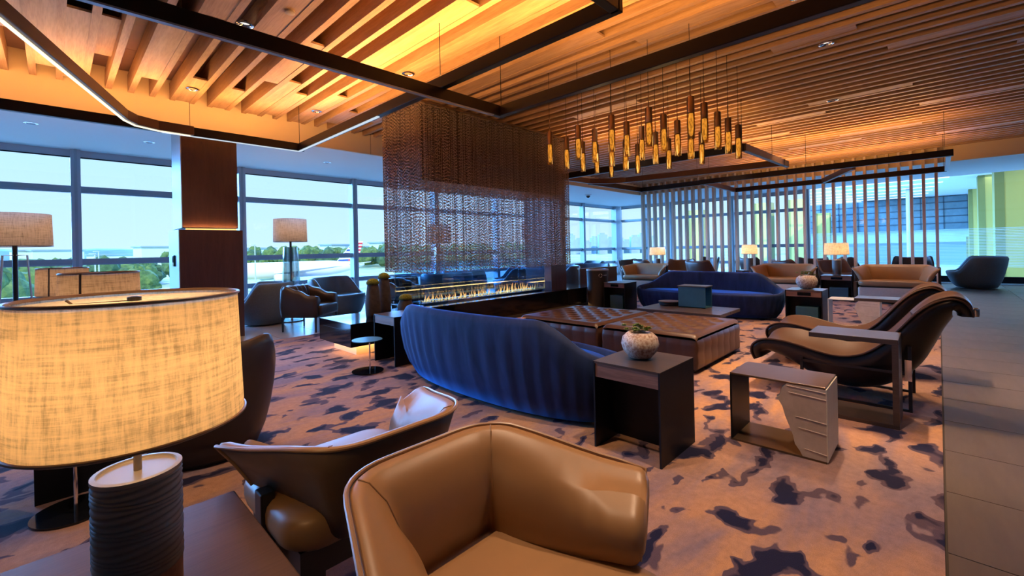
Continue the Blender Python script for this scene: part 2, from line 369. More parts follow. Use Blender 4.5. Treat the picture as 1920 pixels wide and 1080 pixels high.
tag(obj('roof_slab',MB().box(XA-.3,XB+.1,YA-.3,YB+.15,4.0,4.2),CONC),None,None,None,'structure')
# window wall along y = YB
MX=[.29+2.62*k for k in range(-2,8)]; H1,H2,H3,H4=.62,1.25,2.56,3.13
def bay(n,p0,p1,axis,wall,zs=(.16,H1,H2,H3,H4),mw=.13,pale=ALUL,fr=ALU):
    def bx(mb,a0,a1,d0,d1,z0,z1):
        return mb.box(a0,a1,wall+d0,wall+d1,z0,z1) if axis=='x' else mb.box(wall+d0,wall+d1,a0,a1,z0,z1)
    h=mw/2
    w=struct('window_%d'%n,bx(bx(MB(),p0-h,p0+h,-.16,.06,.0,ZS),p0+h,p1-h,-.06,.05,zs[-1],ZS),pale)
    obj('mullion_core',bx(MB(),p0-.02,p0+.02,-.175,-.16,.0,ZS),fr,w)
    obj('sill',bx(MB(),p0+h,p1-h,-.12,.05,.0,zs[0]),BLK,w)
    for z in zs[1:-1]:
        obj('rail',bx(MB(),p0+h,p1-h,-.08,.05,z-.045,z+.045),fr,w)
        obj('rail_cap',bx(MB(),p0+h,p1-h,-.03,.06,z-.07,z-.045),pale,w)
    obj('head_gasket',bx(MB(),p0+h,p1-h,-.07,-.05,zs[-1]-.02,zs[-1]),BLK,w)
    for a,b in zip(zs[:-1],zs[1:]): obj('pane',bx(MB(),p0+h,p1-h,.0,.008,a+.045,b-.045 if b<zs[-1] else b),WGLASS,w)
    return w
n=1
struct('trim_5',MB().box(XA,MX[0]-.065,YB-.1,YB+.1,-.2,ZS+.1),WHITE)
for a,b in zip(MX[:-1],MX[1:]): bay(n,a,b,'x',YB); n+=1
struct('trim_3',MB().box(MX[-1]-.07,XB+.1,YB-.2,YB+.06,0,ZS),ALUL)
YM=[YB-.2-1.27*k for k in range(0,7)][::-1]
for a,b in zip(YM[:-1],YM[1:]): bay(n,a,b,'y',XB,mw=.11); n+=1
# clear glazing with frosted lines and a black base
gy=[-5.95,-2.6,.35,YM[0]]
for a,b in zip(gy[:-1],gy[1:]):
    w=struct('window_%d'%n,MB().box(XB-.06,XB+.06,a,b,.02,.22),BLK); n+=1
    obj('pane',MB().box(XB,XB+.012,a+.01,b-.01,.22,ZS),WGLASS,w)
    fr_=MB()
    for k in range(26): fr_.box(XB-.004,XB-.001,a,b,.5+k*.045,.5+k*.045+.014)
    obj('frosted_band',fr_,FROST,w)['kind']='stuff'
    obj('sill',MB().box(XB-.2,XB-.06,a,b,0,.03),WHITE,w)
# ------------------------------------------------------------------ column with a lit joint
t=thing('clad_column','dark veneered square column with a glowing joint, by the window wall','column',(1.345,8.12,0))
obj('upper_cladding',MB().box(0,.725,0,.72,1.73,ZS),MAHO,t); obj('lower_cladding',MB().box(-.05,.775,-.05,.77,0,1.70),MAHO,t)
obj('side_cladding',MB().box(-.012,0,.01,.71,1.73,ZS),ALUL,t); obj('side_cladding',MB().box(-.062,-.05,-.04,.76,.0,1.70),ALUL,t)
obj('light_strip',MB().box(.03,.70,-.012,-.004,1.703,1.722),LEDO,t)
obj('wall_phone',MB().box(-.09,-.062,.22,.32,1.15,1.32),BLKG,t,bevel=.006)
light('joint_led','AREA',(1.7,8.09,1.735),1.2,(1,.42,.12),(PI,0,0),shape='RECTANGLE',size=.7,size_y=.02)
# ------------------------------------------------------------------ suspended linear frames
def frame(name,label,z,bars,m=FRAME,cables=(),leds=(),up=None,hh=.12):
    t=thing(name,label,'light frame',(0,0,z))
    for b in bars:
        pts,mm=b if isinstance(b[-1],bpy.types.Material) else (b,m)
        rings=[]; P=[Vector((x,y,0)) for x,y in pts]
        for i,p in enumerate(P):
            a=P[max(i-1,0)]; c=P[min(i+1,len(P)-1)]; d=(c-a).normalized(); nn=Vector((-d.y,d.x,0))*.035
            if i==0: p=p-d*.035
            if i==len(P)-1: p=p+d*.035
            rings.append([p-nn,p+nn,p+nn+Vector((0,0,hh)),p-nn+Vector((0,0,hh))])
        obj('bar',MB().loft(rings),mm,t,bevel=.006)
    for x,y in cables: obj('cable',MB().tube([(x,y,hh),(x,y,ZP-z+.01)],.004,5),BLK,t)
    for q in leds:
        pts,mm,w=q; P=[Vector((x,y,0)) for x,y in pts]; rings=[]
        for i,p in enumerate(P):
            a=P[max(i-1,0)]; c=P[min(i+1,len(P)-1)]; d=(c-a).normalized(); nn=Vector((-d.y,d.x,0))*w
            rings.append([p-nn+Vector((0,0,-.012)),p+nn+Vector((0,0,-.012)),p+nn,p-nn])
        obj('led_strip',MB().loft(rings),mm,t)
    return t
def uplight(x0,y0,x1,y1,z,power,c=(1,.46,.12)):
    dx,dy=x1-x0,y1-y0; L=math.hypot(dx,dy)
    o=light('frame_uplight','AREA',((x0+x1)/2,(y0+y1)/2,z),power*1.5,c,(PI,0,-math.atan2(dy,dx)),shape='RECTANGLE',size=L,size_y=.05)
Z1,Z2=2.80,2.93
frame('hanging_light','large dark rectangular light frame hung nearest the camera, cornered before the mesh curtain',Z1,[((-4.8,3.55),(3.55,3.55)),((3.53,3.5),(3.53,-5.5))],cables=[(3.5,3.5),(.6,3.55),(3.53,.2)],leds=[(((-4.8,3.53),(3.4,3.53)),ALU,.02)])
frame('hanging_light','dark frame hung along the orange fascia, with a pale lit lower edge',Z2,[((-4.8,7.28),(2.76,7.28)),((2.74,7.22),(2.74,1.59)),((2.7,1.59),(-4,1.59))],cables=[(2.72,7.24),(2.74,3.6),(2.7,1.6)],leds=[(((1.0,7.26),(2.72,7.26)),LEDB,.012),(((2.72,7.25),(2.72,4.8)),LEDB,.016)])
frame('hanging_light','slanting bronze light bar with bright cream underside and a curved end',Z2,[(((-.62,3.4),(-.25,4.45),(.6,6.88),(.72,7.08),(.95,7.2),(1.3,7.22)),FRAMEB)],leds=[(((-.62,3.42),(-.25,4.47),(.6,6.9),(.72,7.1),(.95,7.21),(1.3,7.24)),LED,.012)])
frame('hanging_light','bronze rounded frame hung above the far blue sofa behind the pendants',Z1,[(((7.7,5.9),(7.7,2.25)),FRAME),(((7.72,2.22),(10.0,2.12)),FRAMEB),(((9.75,2.12),(9.25,5.2),(9.05,5.6),(8.7,5.85),(7.7,5.9)),FRAMEB)],cables=[(7.7,2.25),(9.7,2.3)])
frame('hanging_light','thin dark frame hung before the far post screen, beside the window',Z1,[((8.85,5.93),(11.2,5.85)),((11.2,5.87),(11.15,4.2))],cables=[(11.2,5.8),(11.15,4.3)])
frame('hanging_light','long dark double-railed frame hung before the oak post screen',Z1,[((11.1,4.18),(11.1,-.18)),((13.5,4.1),(13.5,-.12)),(((11.2,4.15),(13.4,4.15)),FRAMEB),(((11.2,-.15),(13.4,-.15)),ALU),(((13.4,2.05),(11.5,1.25)),FRAMEB)],cables=[(11.1,4.0),(11.1,-.1),(13.5,-.1),(11.1,2)])
for a in ((-3.5,7.28,2.6,7.28,Z2+.13,30),(2.74,7.0,2.74,1.8,Z2+.13,44),(3.53,2.9,3.53,-1.5,Z1+.13,26),(7.7,5.5,7.7,2.6,Z1+.13,13),(9.5,5.2,9.75,2.4,Z1+.13,10),(11.1,4,11.1,-.1,Z1+.13,26),(13.5,4,13.5,-.1,Z1+.13,30)): uplight(*a)
# ------------------------------------------------------------------ oak post screen
t=thing('post_screen','long screen of upright oak posts standing from floor to slatted ceiling','screen',(FX-.12,0,0))
pm=MB().box(-.10,.10,-.030,.030,.03,ZB).mesh('post',OAKZ)
for i in range(35): link('post',pm,t,(0,.02+.232*i,0))
obj('base_rail',MB().box(-.10,.10,-.01,8.0,0,.03),OAK,t)
# ------------------------------------------------------------------ recessed downlights
def downlight_proto():
    t=thing('downlight','round chrome downlight set in an oak board above the near frame','downlight',(0,0,0),0,'recessed ceiling lights')
    obj('trim_ring',MB().lathe([(.075,.0),(.078,-.004),(.06,-.008),(.052,.0),(.045,.03)],24,caps=False),CHROME,t,True)
    obj('lens',MB().lathe([(.046,.024),(.001,.026)],20),DLE,t); return t
dl=downlight_proto()
used=[0]
def place_dl(x,y,z,label,power=0,c=(1,.62,.34),size=1.25):
    o=dl if used[0]==0 else dup(dl,(0,0,0)); used[0]=1
    o.location=(x,y,z); o['label']=label
    if power: light('downlight_beam','SPOT',(x,y,z-.03),power*2.6,c,(0,0,0),spot_size=size,spot_blend=.6,shadow_soft_size=.05)
k_=lambda i:SX0+SP*(i+.5)
place_dl(k_(6),4.95,ZB,'chrome downlight in the slats above the near frame, largest of the ceiling lights',30)
place_dl(k_(6),7.35,ZB,'chrome downlight at slat ends, above the veneered column',14)
place_dl(k_(13),7.2,ZB,'chrome downlight near the fascia corner, closest to the mesh curtain',18)
place_dl(k_(14),4.9,ZB,'chrome downlight between the crossing frames, in an orange-lit board',26)
place_dl(k_(21),.9,ZB,'chrome downlight beyond the long dark bar at the photo top',55)
place_dl(k_(27),.9,ZB,'faint downlight in the dark slats over the chaises',50)
place_dl(k_(38),1.2,ZB,'small round light in the pale board among dark slats',40)
for x,y,p in ((1.2,2.0,40),(2.4,.6,48),(5.1,.9,45),(5.2,3.0,22),(6.9,1.0,40),(4.0,2.2,26),(9.3,1.8,34),(10.6,3.4,24),(9.0,-1.2,16),(3.4,-1.4,14),(12.2,.9,24),(-1.2,2.6,16),(7.5,4.2,16),(14.3,1.2,22),(14.3,3.2,22),(14.3,5.4,22),(5.5,-1.2,14),(7.2,-1.2,14),(11,-1.2,14),(13.5,-1,16),(2,-1.2,10),(12.6,6.4,14)):
    light('downlight_beam','SPOT',(x,y,ZB-.02),p*2.6,(1,.66,.42),(0,0,0),spot_size=1.35,spot_blend=.7,shadow_soft_size=.05)  # extra ceiling spots added as warm fill, no fixture modelled
for i,(x,y,l) in enumerate(((-.2,9.3,'white soffit downlight nearest the photo edge, above the tall floor lamp'),(1.15,9.6,'white soffit downlight just before the veneered column'),(4.1,9.4,'white soffit downlight above the ribbed floor lamp'))):
    place_dl(x,y,ZS,l,0)
t=thing('ceiling_sensor','small round beige sensor on an oak filler board','sensor',(k_(7),4.4,ZB)); obj('base_disc',MB().lathe([(.045,.006),(.045,-.012),(.03,-.018)],20),CREAMUP,t,True)
t=thing('dome_camera','small dark dome camera under the white soffit by the window corner','camera',(13.6,9.2,ZS)); obj('collar',MB().lathe([(.12,0),(.12,-.03),(.08,-.04)],20),WHITE,t,True); obj('dome',MB().lathe([(.075,-.04),(.07,-.08),(.04,-.11),(.005,-.12)],16),BLKG,t,True)
# ------------------------------------------------------------------ the world outside the glass
GZ=-6.0
struct('ground',MB().box(-600,1400,12.5,2500,GZ-.5,GZ),GRASS)
struct('pavement',MB().box(-60,420,18,70,GZ,GZ+.04),CONC); struct('pavement',MB().box(40,300,86,128,GZ,GZ+.04),ROAD); struct('pavement',MB().box(-120,600,150,165,GZ,GZ+.04),ROAD)
def ridge(name,y,x0,x1,h,amp,m,seed,dz=60):
    r=np.random.default_rng(seed); n=90; xs=np.linspace(x0,x1,n); hs=h+amp*np.convolve(r.standard_normal(n+8),np.ones(9)/3,'valid')
    rings=[[(x,y,GZ-1),(x,y+dz*.3,GZ+hh*.8),(x,y+dz*.6,GZ+hh),(x,y+dz,GZ-1)] for x,hh in zip(xs,hs)]
    struct(name,MB().loft(rings,closed=False),m,'all')
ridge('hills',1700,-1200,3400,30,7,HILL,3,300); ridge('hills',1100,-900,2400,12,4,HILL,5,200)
def tree_mesh(seed,m,tall=1.0):
    r=np.random.default_rng(seed); bm=bmesh.new()
    for k in range(9):
        a=r.uniform(0,6.28); d=r.uniform(.3,2.4); rad=r.uniform(1.2,2.2); z=r.uniform(2.2,5.2)*tall
        g=bmesh.ops.create_icosphere(bm,subdivisions=2,radius=rad,matrix=Matrix.Translation((math.cos(a)*d,math.sin(a)*d,z)))
        for v in g['verts']: v.co+=Vector(r.uniform(-.28,.28,3))*rad*.5
    me=bpy.data.meshes.new('crown'); bm.to_mesh(me); bm.free(); me.materials.append(m); return me
TM=[tree_mesh(1,TREEG),tree_mesh(2,TREED),tree_mesh(3,TREEY),tree_mesh(4,TREEG,1.2)]
trunk=MB().lathe([(.22,0),(.15,3)],6).mesh('trunk',PANELC)
def tree(x,y,s,k,label,group='trees outside the windows'):
    t=thing('tree',label,'tree',(x,y,GZ),random.uniform(0,6),group); t.scale=(s,s,s*random.uniform(.85,1.1))
    link('crown',TM[k],t); link('trunk',trunk,t)
def beam(px,dep): # point on the ground at a given depth
    v=f0*dep+r0*((px-960)/829*dep); return v.x,v.y
for px,dep,s,k,l in ((8,42,1.05,0,'green tree at the photo edge behind the tall floor lamp'),(45,47,1.0,0,'green tree between the two nearest window lamps'),(72,50,.95,2,'bright yellow-green tree beyond the tall floor lamp'),(22,60,1.1,3,'taller green tree behind the yellow one'),
        (200,82,1.15,1,'dark green tree in mid view right of the window mullion'),(262,60,.85,0,'round green tree above the linen lamps'),(232,96,1.0,0,'small green tree above the second linen lamp')): tree(*beam(px,dep),s,k,l)
r=random.Random(5); belt=[]
for dep,p0,p1,st,sc,sz in ((112,-60,330,56,1.0,.95),(124,-35,330,52,1.0,1.0),(136,-50,330,48,1.0,1.05),(215,350,1045,38,1.45,1.45),(232,330,1045,36,1.45,1.55),(250,345,1045,34,1.45,1.6),(268,320,1045,32,1.45,1.7)):
    px=p0
    while px<p1:
        x,y=beam(px+r.uniform(-2,2),dep); t=thing('tree','green tree of the belt beyond the fields','tree',(x,y,GZ),r.uniform(0,6),'tree belt beyond the airfield'); t.scale=(sc,sc,sz*r.uniform(.85,1.08)); link('crown',TM[r.choice((0,1,1,3,0,0))],t); px+=st
for i in range(11):
    px=1070+i*15; x,y=beam(px,520+(i%2)*25); w=r.uniform(5.5,7.5); h=r.uniform(14,24)
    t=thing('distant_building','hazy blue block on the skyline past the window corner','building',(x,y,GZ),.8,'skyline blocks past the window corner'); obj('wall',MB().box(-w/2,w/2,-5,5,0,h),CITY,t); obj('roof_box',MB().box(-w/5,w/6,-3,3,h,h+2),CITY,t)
for i,px in enumerate((75,105,215,300,475,600,640,690,730)):
    x,y=beam(px,330); h=r.uniform(9,15)
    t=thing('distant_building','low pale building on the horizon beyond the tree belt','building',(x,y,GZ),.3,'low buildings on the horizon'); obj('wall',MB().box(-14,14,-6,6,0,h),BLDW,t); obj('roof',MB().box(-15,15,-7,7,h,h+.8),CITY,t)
# perimeter fence, light poles, cars
def fence(p,q,n,lab):
    t=thing('perimeter_fence',lab,'fence',(*p,GZ)); dx,dy=(q[0]-p[0])/n,(q[1]-p[1])/n
    pm=MB().lathe([(.07,0),(.07,2.4)],5).mesh('post',ALU)
    for i in range(n+1): link('post',pm,t,(dx*i,dy*i,0))
    for z in (.3,1.3,2.3): obj('rail',MB().tube([(0,0,z),(dx*n,dy*n,z)],.05,4),ALU,t)
a=beam(255,44); b=beam(345,50); fence(a,b,26,'pale railing fence on the terrace beyond the linen lamps')
a=beam(450,72); b=beam(560,80); fence(a,b,18,'wire fence along the apron behind the egg chair')
for px,dep,h in ((478,75,9),(178,70,8),(185,74,8.4),(137,60,7),(322,62,8),(130,64,6)):
    x,y=beam(px,dep); t=thing('light_pole','thin pale light pole outside the glazing','pole',(x,y,GZ),0,'light poles outside'); obj('shaft',MB().lathe([(.13,0),(.07,h)],6),ALUL,t); obj('lamp_head',MB().box(-.7,.1,-.15,.15,h,h+.12),ALUL,t)
for px,dep,l in ((28,30,'grey parked car seen through the tall lamp legs'),(10,33,'grey parked car at the very edge of the view')):
    x,y=beam(px,dep); t=thing('car',l,'car',(x,y,GZ),.3); t.scale=(1.0,1,1)
    obj('body',MB().loft([[(-2.1,yy,.3),(-2.1,yy,.8),(-1.3,yy,.95),(-.7,yy,1.4),(.9,yy,1.42),(1.5,yy,.95),(2.1,yy,.8),(2.15,yy,.3)] for yy in (-.85,.85)]),CARB,t,bevel=.08)
    obj('window_band',MB().box(-.75,1.1,-.87,.87,.98,1.34),BLKG,t)
    for sx_ in (-1.3,1.35):
        for sy_ in (-.86,.86): obj('wheel',MB().loft([[(sx_+.33*math.cos(a_),sy_+q,.33+.33*math.sin(a_)) for a_ in [PI*2*k/14 for k in range(14)]] for q in (-.09,.09)]),BLK,t)
# parked airliner
x,y=beam(540,112)
t=thing('airliner','white airliner with red, white and blue striped tail on the apron','airplane',(x,y,GZ),math.radians(0))
pr=[(-19,.15),(-18.3,.9),(-16,1.7),(-13,2.0),(10,2.0),(14,1.6),(18,.9),(20.5,.3)]
obj('fuselage',MB().loft([[(px_,rr*math.cos(2*PI*k/16),3.4+(rr-2)*-.35*(px_>0)+rr*math.sin(2*PI*k/16)) for k in range(16)] for px_,rr in pr]),PLW,t,'all')
for s_ in (-1,1):
    obj('wing',MB().loft([[(-4,s_*1.7,2.6),(3,s_*1.7,2.6),(3,s_*1.7,3.0),(-4,s_*1.7,3.0)],[(5,s_*16,4.2),(7,s_*16,4.2),(7,s_*16,4.35),(5,s_*16,4.35)]]),PLW,t)
    obj('tailplane',MB().loft([[(15,s_*.6,4.1),(18.5,s_*.6,4.1),(18.5,s_*.6,4.25),(15,s_*.6,4.25)],[(18,s_*6,4.7),(19.5,s_*6,4.7),(19.5,s_*6,4.8),(18,s_*6,4.8)]]),PLW,t)
    obj('engine',MB().loft([[(xx,s_*5.5+.9*rr*math.cos(2*PI*k/12),1.7+.9*rr*math.sin(2*PI*k/12)) for k in range(12)] for xx,rr in ((-5,.9),(-4.6,1.1),(-2,1),(-1,.7))]),PLW,t,'all')
fin=obj('tail_fin',MB().loft([[(12.5,-.15,5.0),(18.6,-.15,5.0),(20.3,-.08,10.6),(17.6,-.08,10.6)],[(12.5,.15,5.0),(18.6,.15,5.0),(20.3,.08,10.6),(17.6,.08,10.6)]]),PLW,t)
for k in range(6):
    z0=5.1+k*.92; z1=z0+.46; fx=lambda z:(12.5+(z-5)/5.6*5.1, 18.6+(z-5)/5.6*1.7)
    a0,b0=fx(z0); a1,b1=fx(z1); m_=PLB if k>=0 else PLR; mid0=(a0+b0)/2; mid1=(a1+b1)/2
    obj('tail_stripe',MB().loft([[(a0+.05,q,z0),(mid0,q,z0),(mid1,q,z1),(a1+.05,q,z1)] for q in (-.2,.2)]),PLB,fin); obj('tail_stripe',MB().loft([[(mid0,q,z0),(b0,q,z0),(b1,q,z1),(mid1,q,z1)] for q in (-.2,.2)]),PLR,fin)
for xx,yy in ((-14,0),(1,2.4),(1,-2.4)): obj('landing_gear',MB().lathe([(.12,0),(.12,2)],6,(xx,yy)).box(xx-.4,xx+.4,yy-.2,yy+.2,0,.8),BLK,t)
# terrace side: canopy, yellow fins, building
struct('terrace',MB().box(19.3,60,-25,10.8,-.6,-.25),BLDW)
cn=struct('canopy',MB().box(19.3,42,-25,3.9,4.2,4.35),WHITE)
for k in range(9):
    obj('light_line',MB().box(22+k*2.1,22.08+k*2.1,-1+.2*k,4.5+.3*k,4.17,4.2),CLL,cn); obj('light_line',MB().box(24+k*2.3,24.08+k*2.3,-9,-4,4.17,4.2),CLL,cn)
for xx,yy in ((23,-4),(23,1),(30,-3),(30,2),(37,1)): light('concourse_light','AREA',(xx,yy,4.1),45,(.80,.95,1),(0,0,0),shape='RECTANGLE',size=4,size_y=3)  # broad lamps added below the light lines to brighten the terrace side
t=thing('terminal_building','blue-grey banded building wall across the terrace, seen between posts','building',(40,0,0))
obj('facade',MB().box(0,8,-1.4,7.5,2.05,4.15),BLD,t); obj('lower_wall',MB().box(.3,8,-1.4,7.5,1.2,2.05),BLDW,t); obj('base_wall',MB().box(.5,8,-1.4,7.5,-.3,1.2),CITY,t)
for z in (2.4,2.85,3.3,3.75): obj('facade_line',MB().box(-.03,0,-1.4,7.5,z,z+.06),BLDL,t)
for k in range(8): obj('facade_line',MB().box(-.03,0,-1.4+k*1.1,-1.34+k*1.1,2.05,4.15),BLDL,t)
for px,dep,w,top,l in ((1836,25,.62,4.2,'middle yellow fin beyond the glass, shorter in view than its neighbour'),(1868,19.6,.85,4.2,'wide yellow fin beyond the glass, above the lone egg chair'),(1912,15.9,.95,4.2,'nearest yellow fin at the photo edge'),(1820,27,.3,1.5,'low yellow fin beside the banded building'),(1428,31,.8,4.2,'farthest yellow fin seen through the posts'),(1492,29,.7,4.2,'yellow fin seen through posts above the seat group'),(1541,31,.6,3.4,'thin yellow fin before the banded building'),(1303,36,.8,4.2,'yellow fin between posts near the window corner')):
    x,y=beam(px,dep); t=thing('yellow_fin',l,'column',(x,y,-.25))
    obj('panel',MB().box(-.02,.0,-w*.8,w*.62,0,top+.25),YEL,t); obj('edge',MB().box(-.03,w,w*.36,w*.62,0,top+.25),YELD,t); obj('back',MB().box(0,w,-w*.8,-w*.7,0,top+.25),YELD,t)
x,y=beam(1706,24); t=thing('steel_post','pale slim steel post beyond the glass, between the oak posts','column',(x,y,-.25)); obj('shaft',MB().lathe([(.13,0),(.13,4.4)],12),ALUL,t,True); obj('base_plate',MB().box(-.2,.2,-.2,.2,0,.03),ALUL,t)
# ------------------------------------------------------------------ fireplace and mesh curtain
def sst(e0,e1,x):
    t=min(1,max(0,(x-e0)/(e1-e0))); return t*t*(3-2*t)
t=thing('fireplace','long black plinth gas fireplace with a glass enclosure and low orange flames','fireplace',(3.95,5.72,0))
obj('plinth',MB().box(0,4.85,0,.95,.08,.40),BLKG,t); obj('plinth_top',MB().box(-.02,4.87,-.02,.97,.40,.425),BLKG,t,bevel=.003); obj('toe_kick',MB().box(.1,4.75,.08,.87,0,.08),BLK,t)
obj('burner_tray',MB().box(.25,3.15,.33,.62,.425,.44).box(.22,3.18,.30,.33,.425,.452).box(.22,3.18,.62,.65,.425,.452),BLK,t)
obj('burner_bar',MB().box(.4,3.05,.46,.48,.47,.485),LEDB,t)
eb=MB()
for i in range(260):
    x,y,s_=random.uniform(.3,3.1),random.uniform(.36,.6),random.uniform(.008,.018); R=Matrix.Rotation(random.random()*3,3,'Z'); z=.44+random.uniform(0,.012)
    vs=[R@Vector(q)*s_+Vector((x,y,z+s_)) for q in ((1,0,0),(-1,0,0),(0,1,0),(0,-1,0),(0,0,1),(0,0,-1))]; eb.add(vs,[(0,2,4),(2,1,4),(1,3,4),(3,0,4),(2,0,5),(1,2,5),(3,1,5),(0,3,5)])
obj('glass_ember_bed',eb,EMBER,t)['kind']='stuff'
for i in range(92):
    x=.36+i*.0302+random.uniform(-.02,.02); y=.47+random.uniform(-.05,.05); h=random.uniform(.05,.16)*(1.3 if i>56 else .9); w=random.uniform(.009,.018); ph=random.uniform(0,6); rings=[]
    for k in range(7):
        u=k/6; rr=w*(math.sin(PI*min(1,u*.85+.12)))**.8*(1-u*.55)+.0008; ox=.02*math.sin(ph+u*4)*u; oy=.014*math.cos(ph*1.7+u*3)*u
        rings.append([(x+ox+rr*math.cos(2*PI*q/7),y+oy+rr*.6*math.sin(2*PI*q/7),.45+h*u) for q in range(7)])
    obj('flame',MB().loft(rings),FLAME,t,'all')
g=MB
for nm,b in (('glass_panel',(.02,3.02,.10,.108)),('glass_panel',(.02,3.02,.84,.848)),('glass_panel',(.012,.02,.10,.848)),('glass_panel',(3.02,3.028,.10,.848))): obj(nm,MB().box(b[0],b[1],b[2],b[3],.426,1.12),FGLASS,t)
for cx_,cy_ in ((.016,.104),(.016,.844),(3.024,.104),(3.024,.844)): obj('glass_edge',MB().box(cx_-.005,cx_+.005,cy_-.005,cy_+.005,.426,1.12),TUBEG,t)
light('fire_light','AREA',(5.6,6.2,.6),14,(1,.42,.12),(0,0,0),shape='RECTANGLE',size=2.8,size_y=.2).rotation_euler=(PI,0,0)
light('plinth_glow','AREA',(6.3,5.60,.09),5,(1,.5,.18),(0,0,0),shape='RECTANGLE',size=4.4,size_y=.05)
obj('flue_cladding',MB().box(3.27,3.79,.12,.84,.425,ZB-.01),MAHO,t)
t=thing('chain_curtain','tall bronze chain mesh curtain hung in a box around the fireplace hood','curtain',(3.86,5.58,.97))
LX,LY,HZ=3.69,1.12,ZB-.97-.02
def chains(p,d,L,name):
    n=int(L/.0118); nl=int(HZ/.0215); P=[]; lk=rng.uniform(.0215,.031,(n,1))
    k=np.arange(n)[:,None]; j=np.arange(nl)[None,:]
    s_=(k+.5)*L/n+rng.uniform(-.005,.005,(n,1)); z=j*lk+rng.uniform(-.012,.006,(n,1))+rng.uniform(-.002,.002,(n,nl))
    ang=(j%2)*(PI/2)+rng.uniform(0,PI,(n,1)); hw=rng.choice([.004,.008,.011],(n,1),p=[.25,.4,.35])
    X=p[0]+d[0]*s_+0*z; Y=p[1]+d[1]*s_+0*z; dx=np.cos(ang)*hw; dy=np.sin(ang)*hw
    zz_=z+0*X; q=np.stack([np.stack([X-dx*.4,Y-dy*.4,zz_],-1),np.stack([X+dx,Y+dy,zz_+.008],-1),np.stack([X+dx*.4,Y+dy*.4,zz_+.026],-1),np.stack([X-dx,Y-dy,zz_+.016],-1)],2).reshape(-1,3)
    q=q[np.repeat((q[::4,2]<HZ-.03),4)]; m=len(q)//4; me=bpy.data.meshes.new(name); me.vertices.add(len(q)); me.vertices.foreach_set('co',q.astype(np.float32).ravel()); me.loops.add(m*4); me.loops.foreach_set('vertex_index',np.arange(m*4)); me.polygons.add(m); me.polygons.foreach_set('loop_start',np.arange(0,m*4,4)); me.update(); me.validate(); me.materials.append(CHAIN)
    o=link('chain_panel',me,t); o['kind']='stuff'; return o
chains((0,0),(1,0),LX,'chain_panel'); chains((0,LY),(1,0),LX,'chain_panel'); chains((0,0),(0,1),LY,'chain_panel'); chains((LX,0),(0,1),LY,'chain_panel')
obj('hanging_rail',MB().box(-.02,LX+.02,-.02,.02,HZ-.02,HZ+.01).box(-.02,LX+.02,LY-.02,LY+.02,HZ-.02,HZ+.01).box(-.02,.02,0,LY,HZ-.02,HZ+.01).box(LX-.02,LX+.02,0,LY,HZ-.02,HZ+.01),BRONZE,t)
obj('hood',MB().box(.04,LX-.32,.05,LY-.05,1.42,HZ-.03),HOOD,t)
# ------------------------------------------------------------------ pendants
def pendant_proto():
    t=thing('pendant_lamp','slim brass pendant with a ribbed amber glass tube, one of the cluster','pendant',(0,0,2.42),0,'amber tube pendants over the ottomans')
    obj('cap',MB().lathe([(.008,.455),(.010,.44),(.036,.435),(.038,.43),(.038,.27),(.036,.268),(.034,.30)],16),BRONZE,t,True)
    gl=[]
    for r_,z in ((.038,.27),(.041,.15),(.037,.0),(.033,.0),(.036,.15),(.034,.27)):
        gl.append([((r_+.0018*(k%2))*math.cos(2*PI*k/20),(r_+.0018*(k%2))*math.sin(2*PI*k/20),z) for k in range(20)])
    obj('glass_tube',MB().loft(gl,True,False),AMBER,t,True)
    obj('filament',MB().lathe([(.010,.03),(.022,.06),(.026,.12),(.027,.2),(.022,.26)],9),FIL,t,True)
    obj('stem',MB().lathe([(.006,.455),(.006,.60)],6),BRONZE,t); return t
pp=pendant_proto(); cab=MB().lathe([(.003,.60),(.003,ZP-2.42+.02)],5).mesh('cable',BLK); link('cable',cab,pp); first=True
for i in range(5):
    for j in range(5):
        x=4.60+.385*i+random.uniform(-.02,.02); y=1.83+.47*j; o=pp if first else dup(pp,(0,0,0)); first=False; o.location=(x,y,2.42+random.uniform(-.015,.015)); o.rotation_euler=(0,0,random.uniform(0,3))
for x,y in ((5.0,2.3),(5.8,2.3),(5.0,3.2),(5.8,3.2)): light('pendant_glow','POINT',(x,y,2.5),2.0,(1,.6,.2),shadow_soft_size=.15)
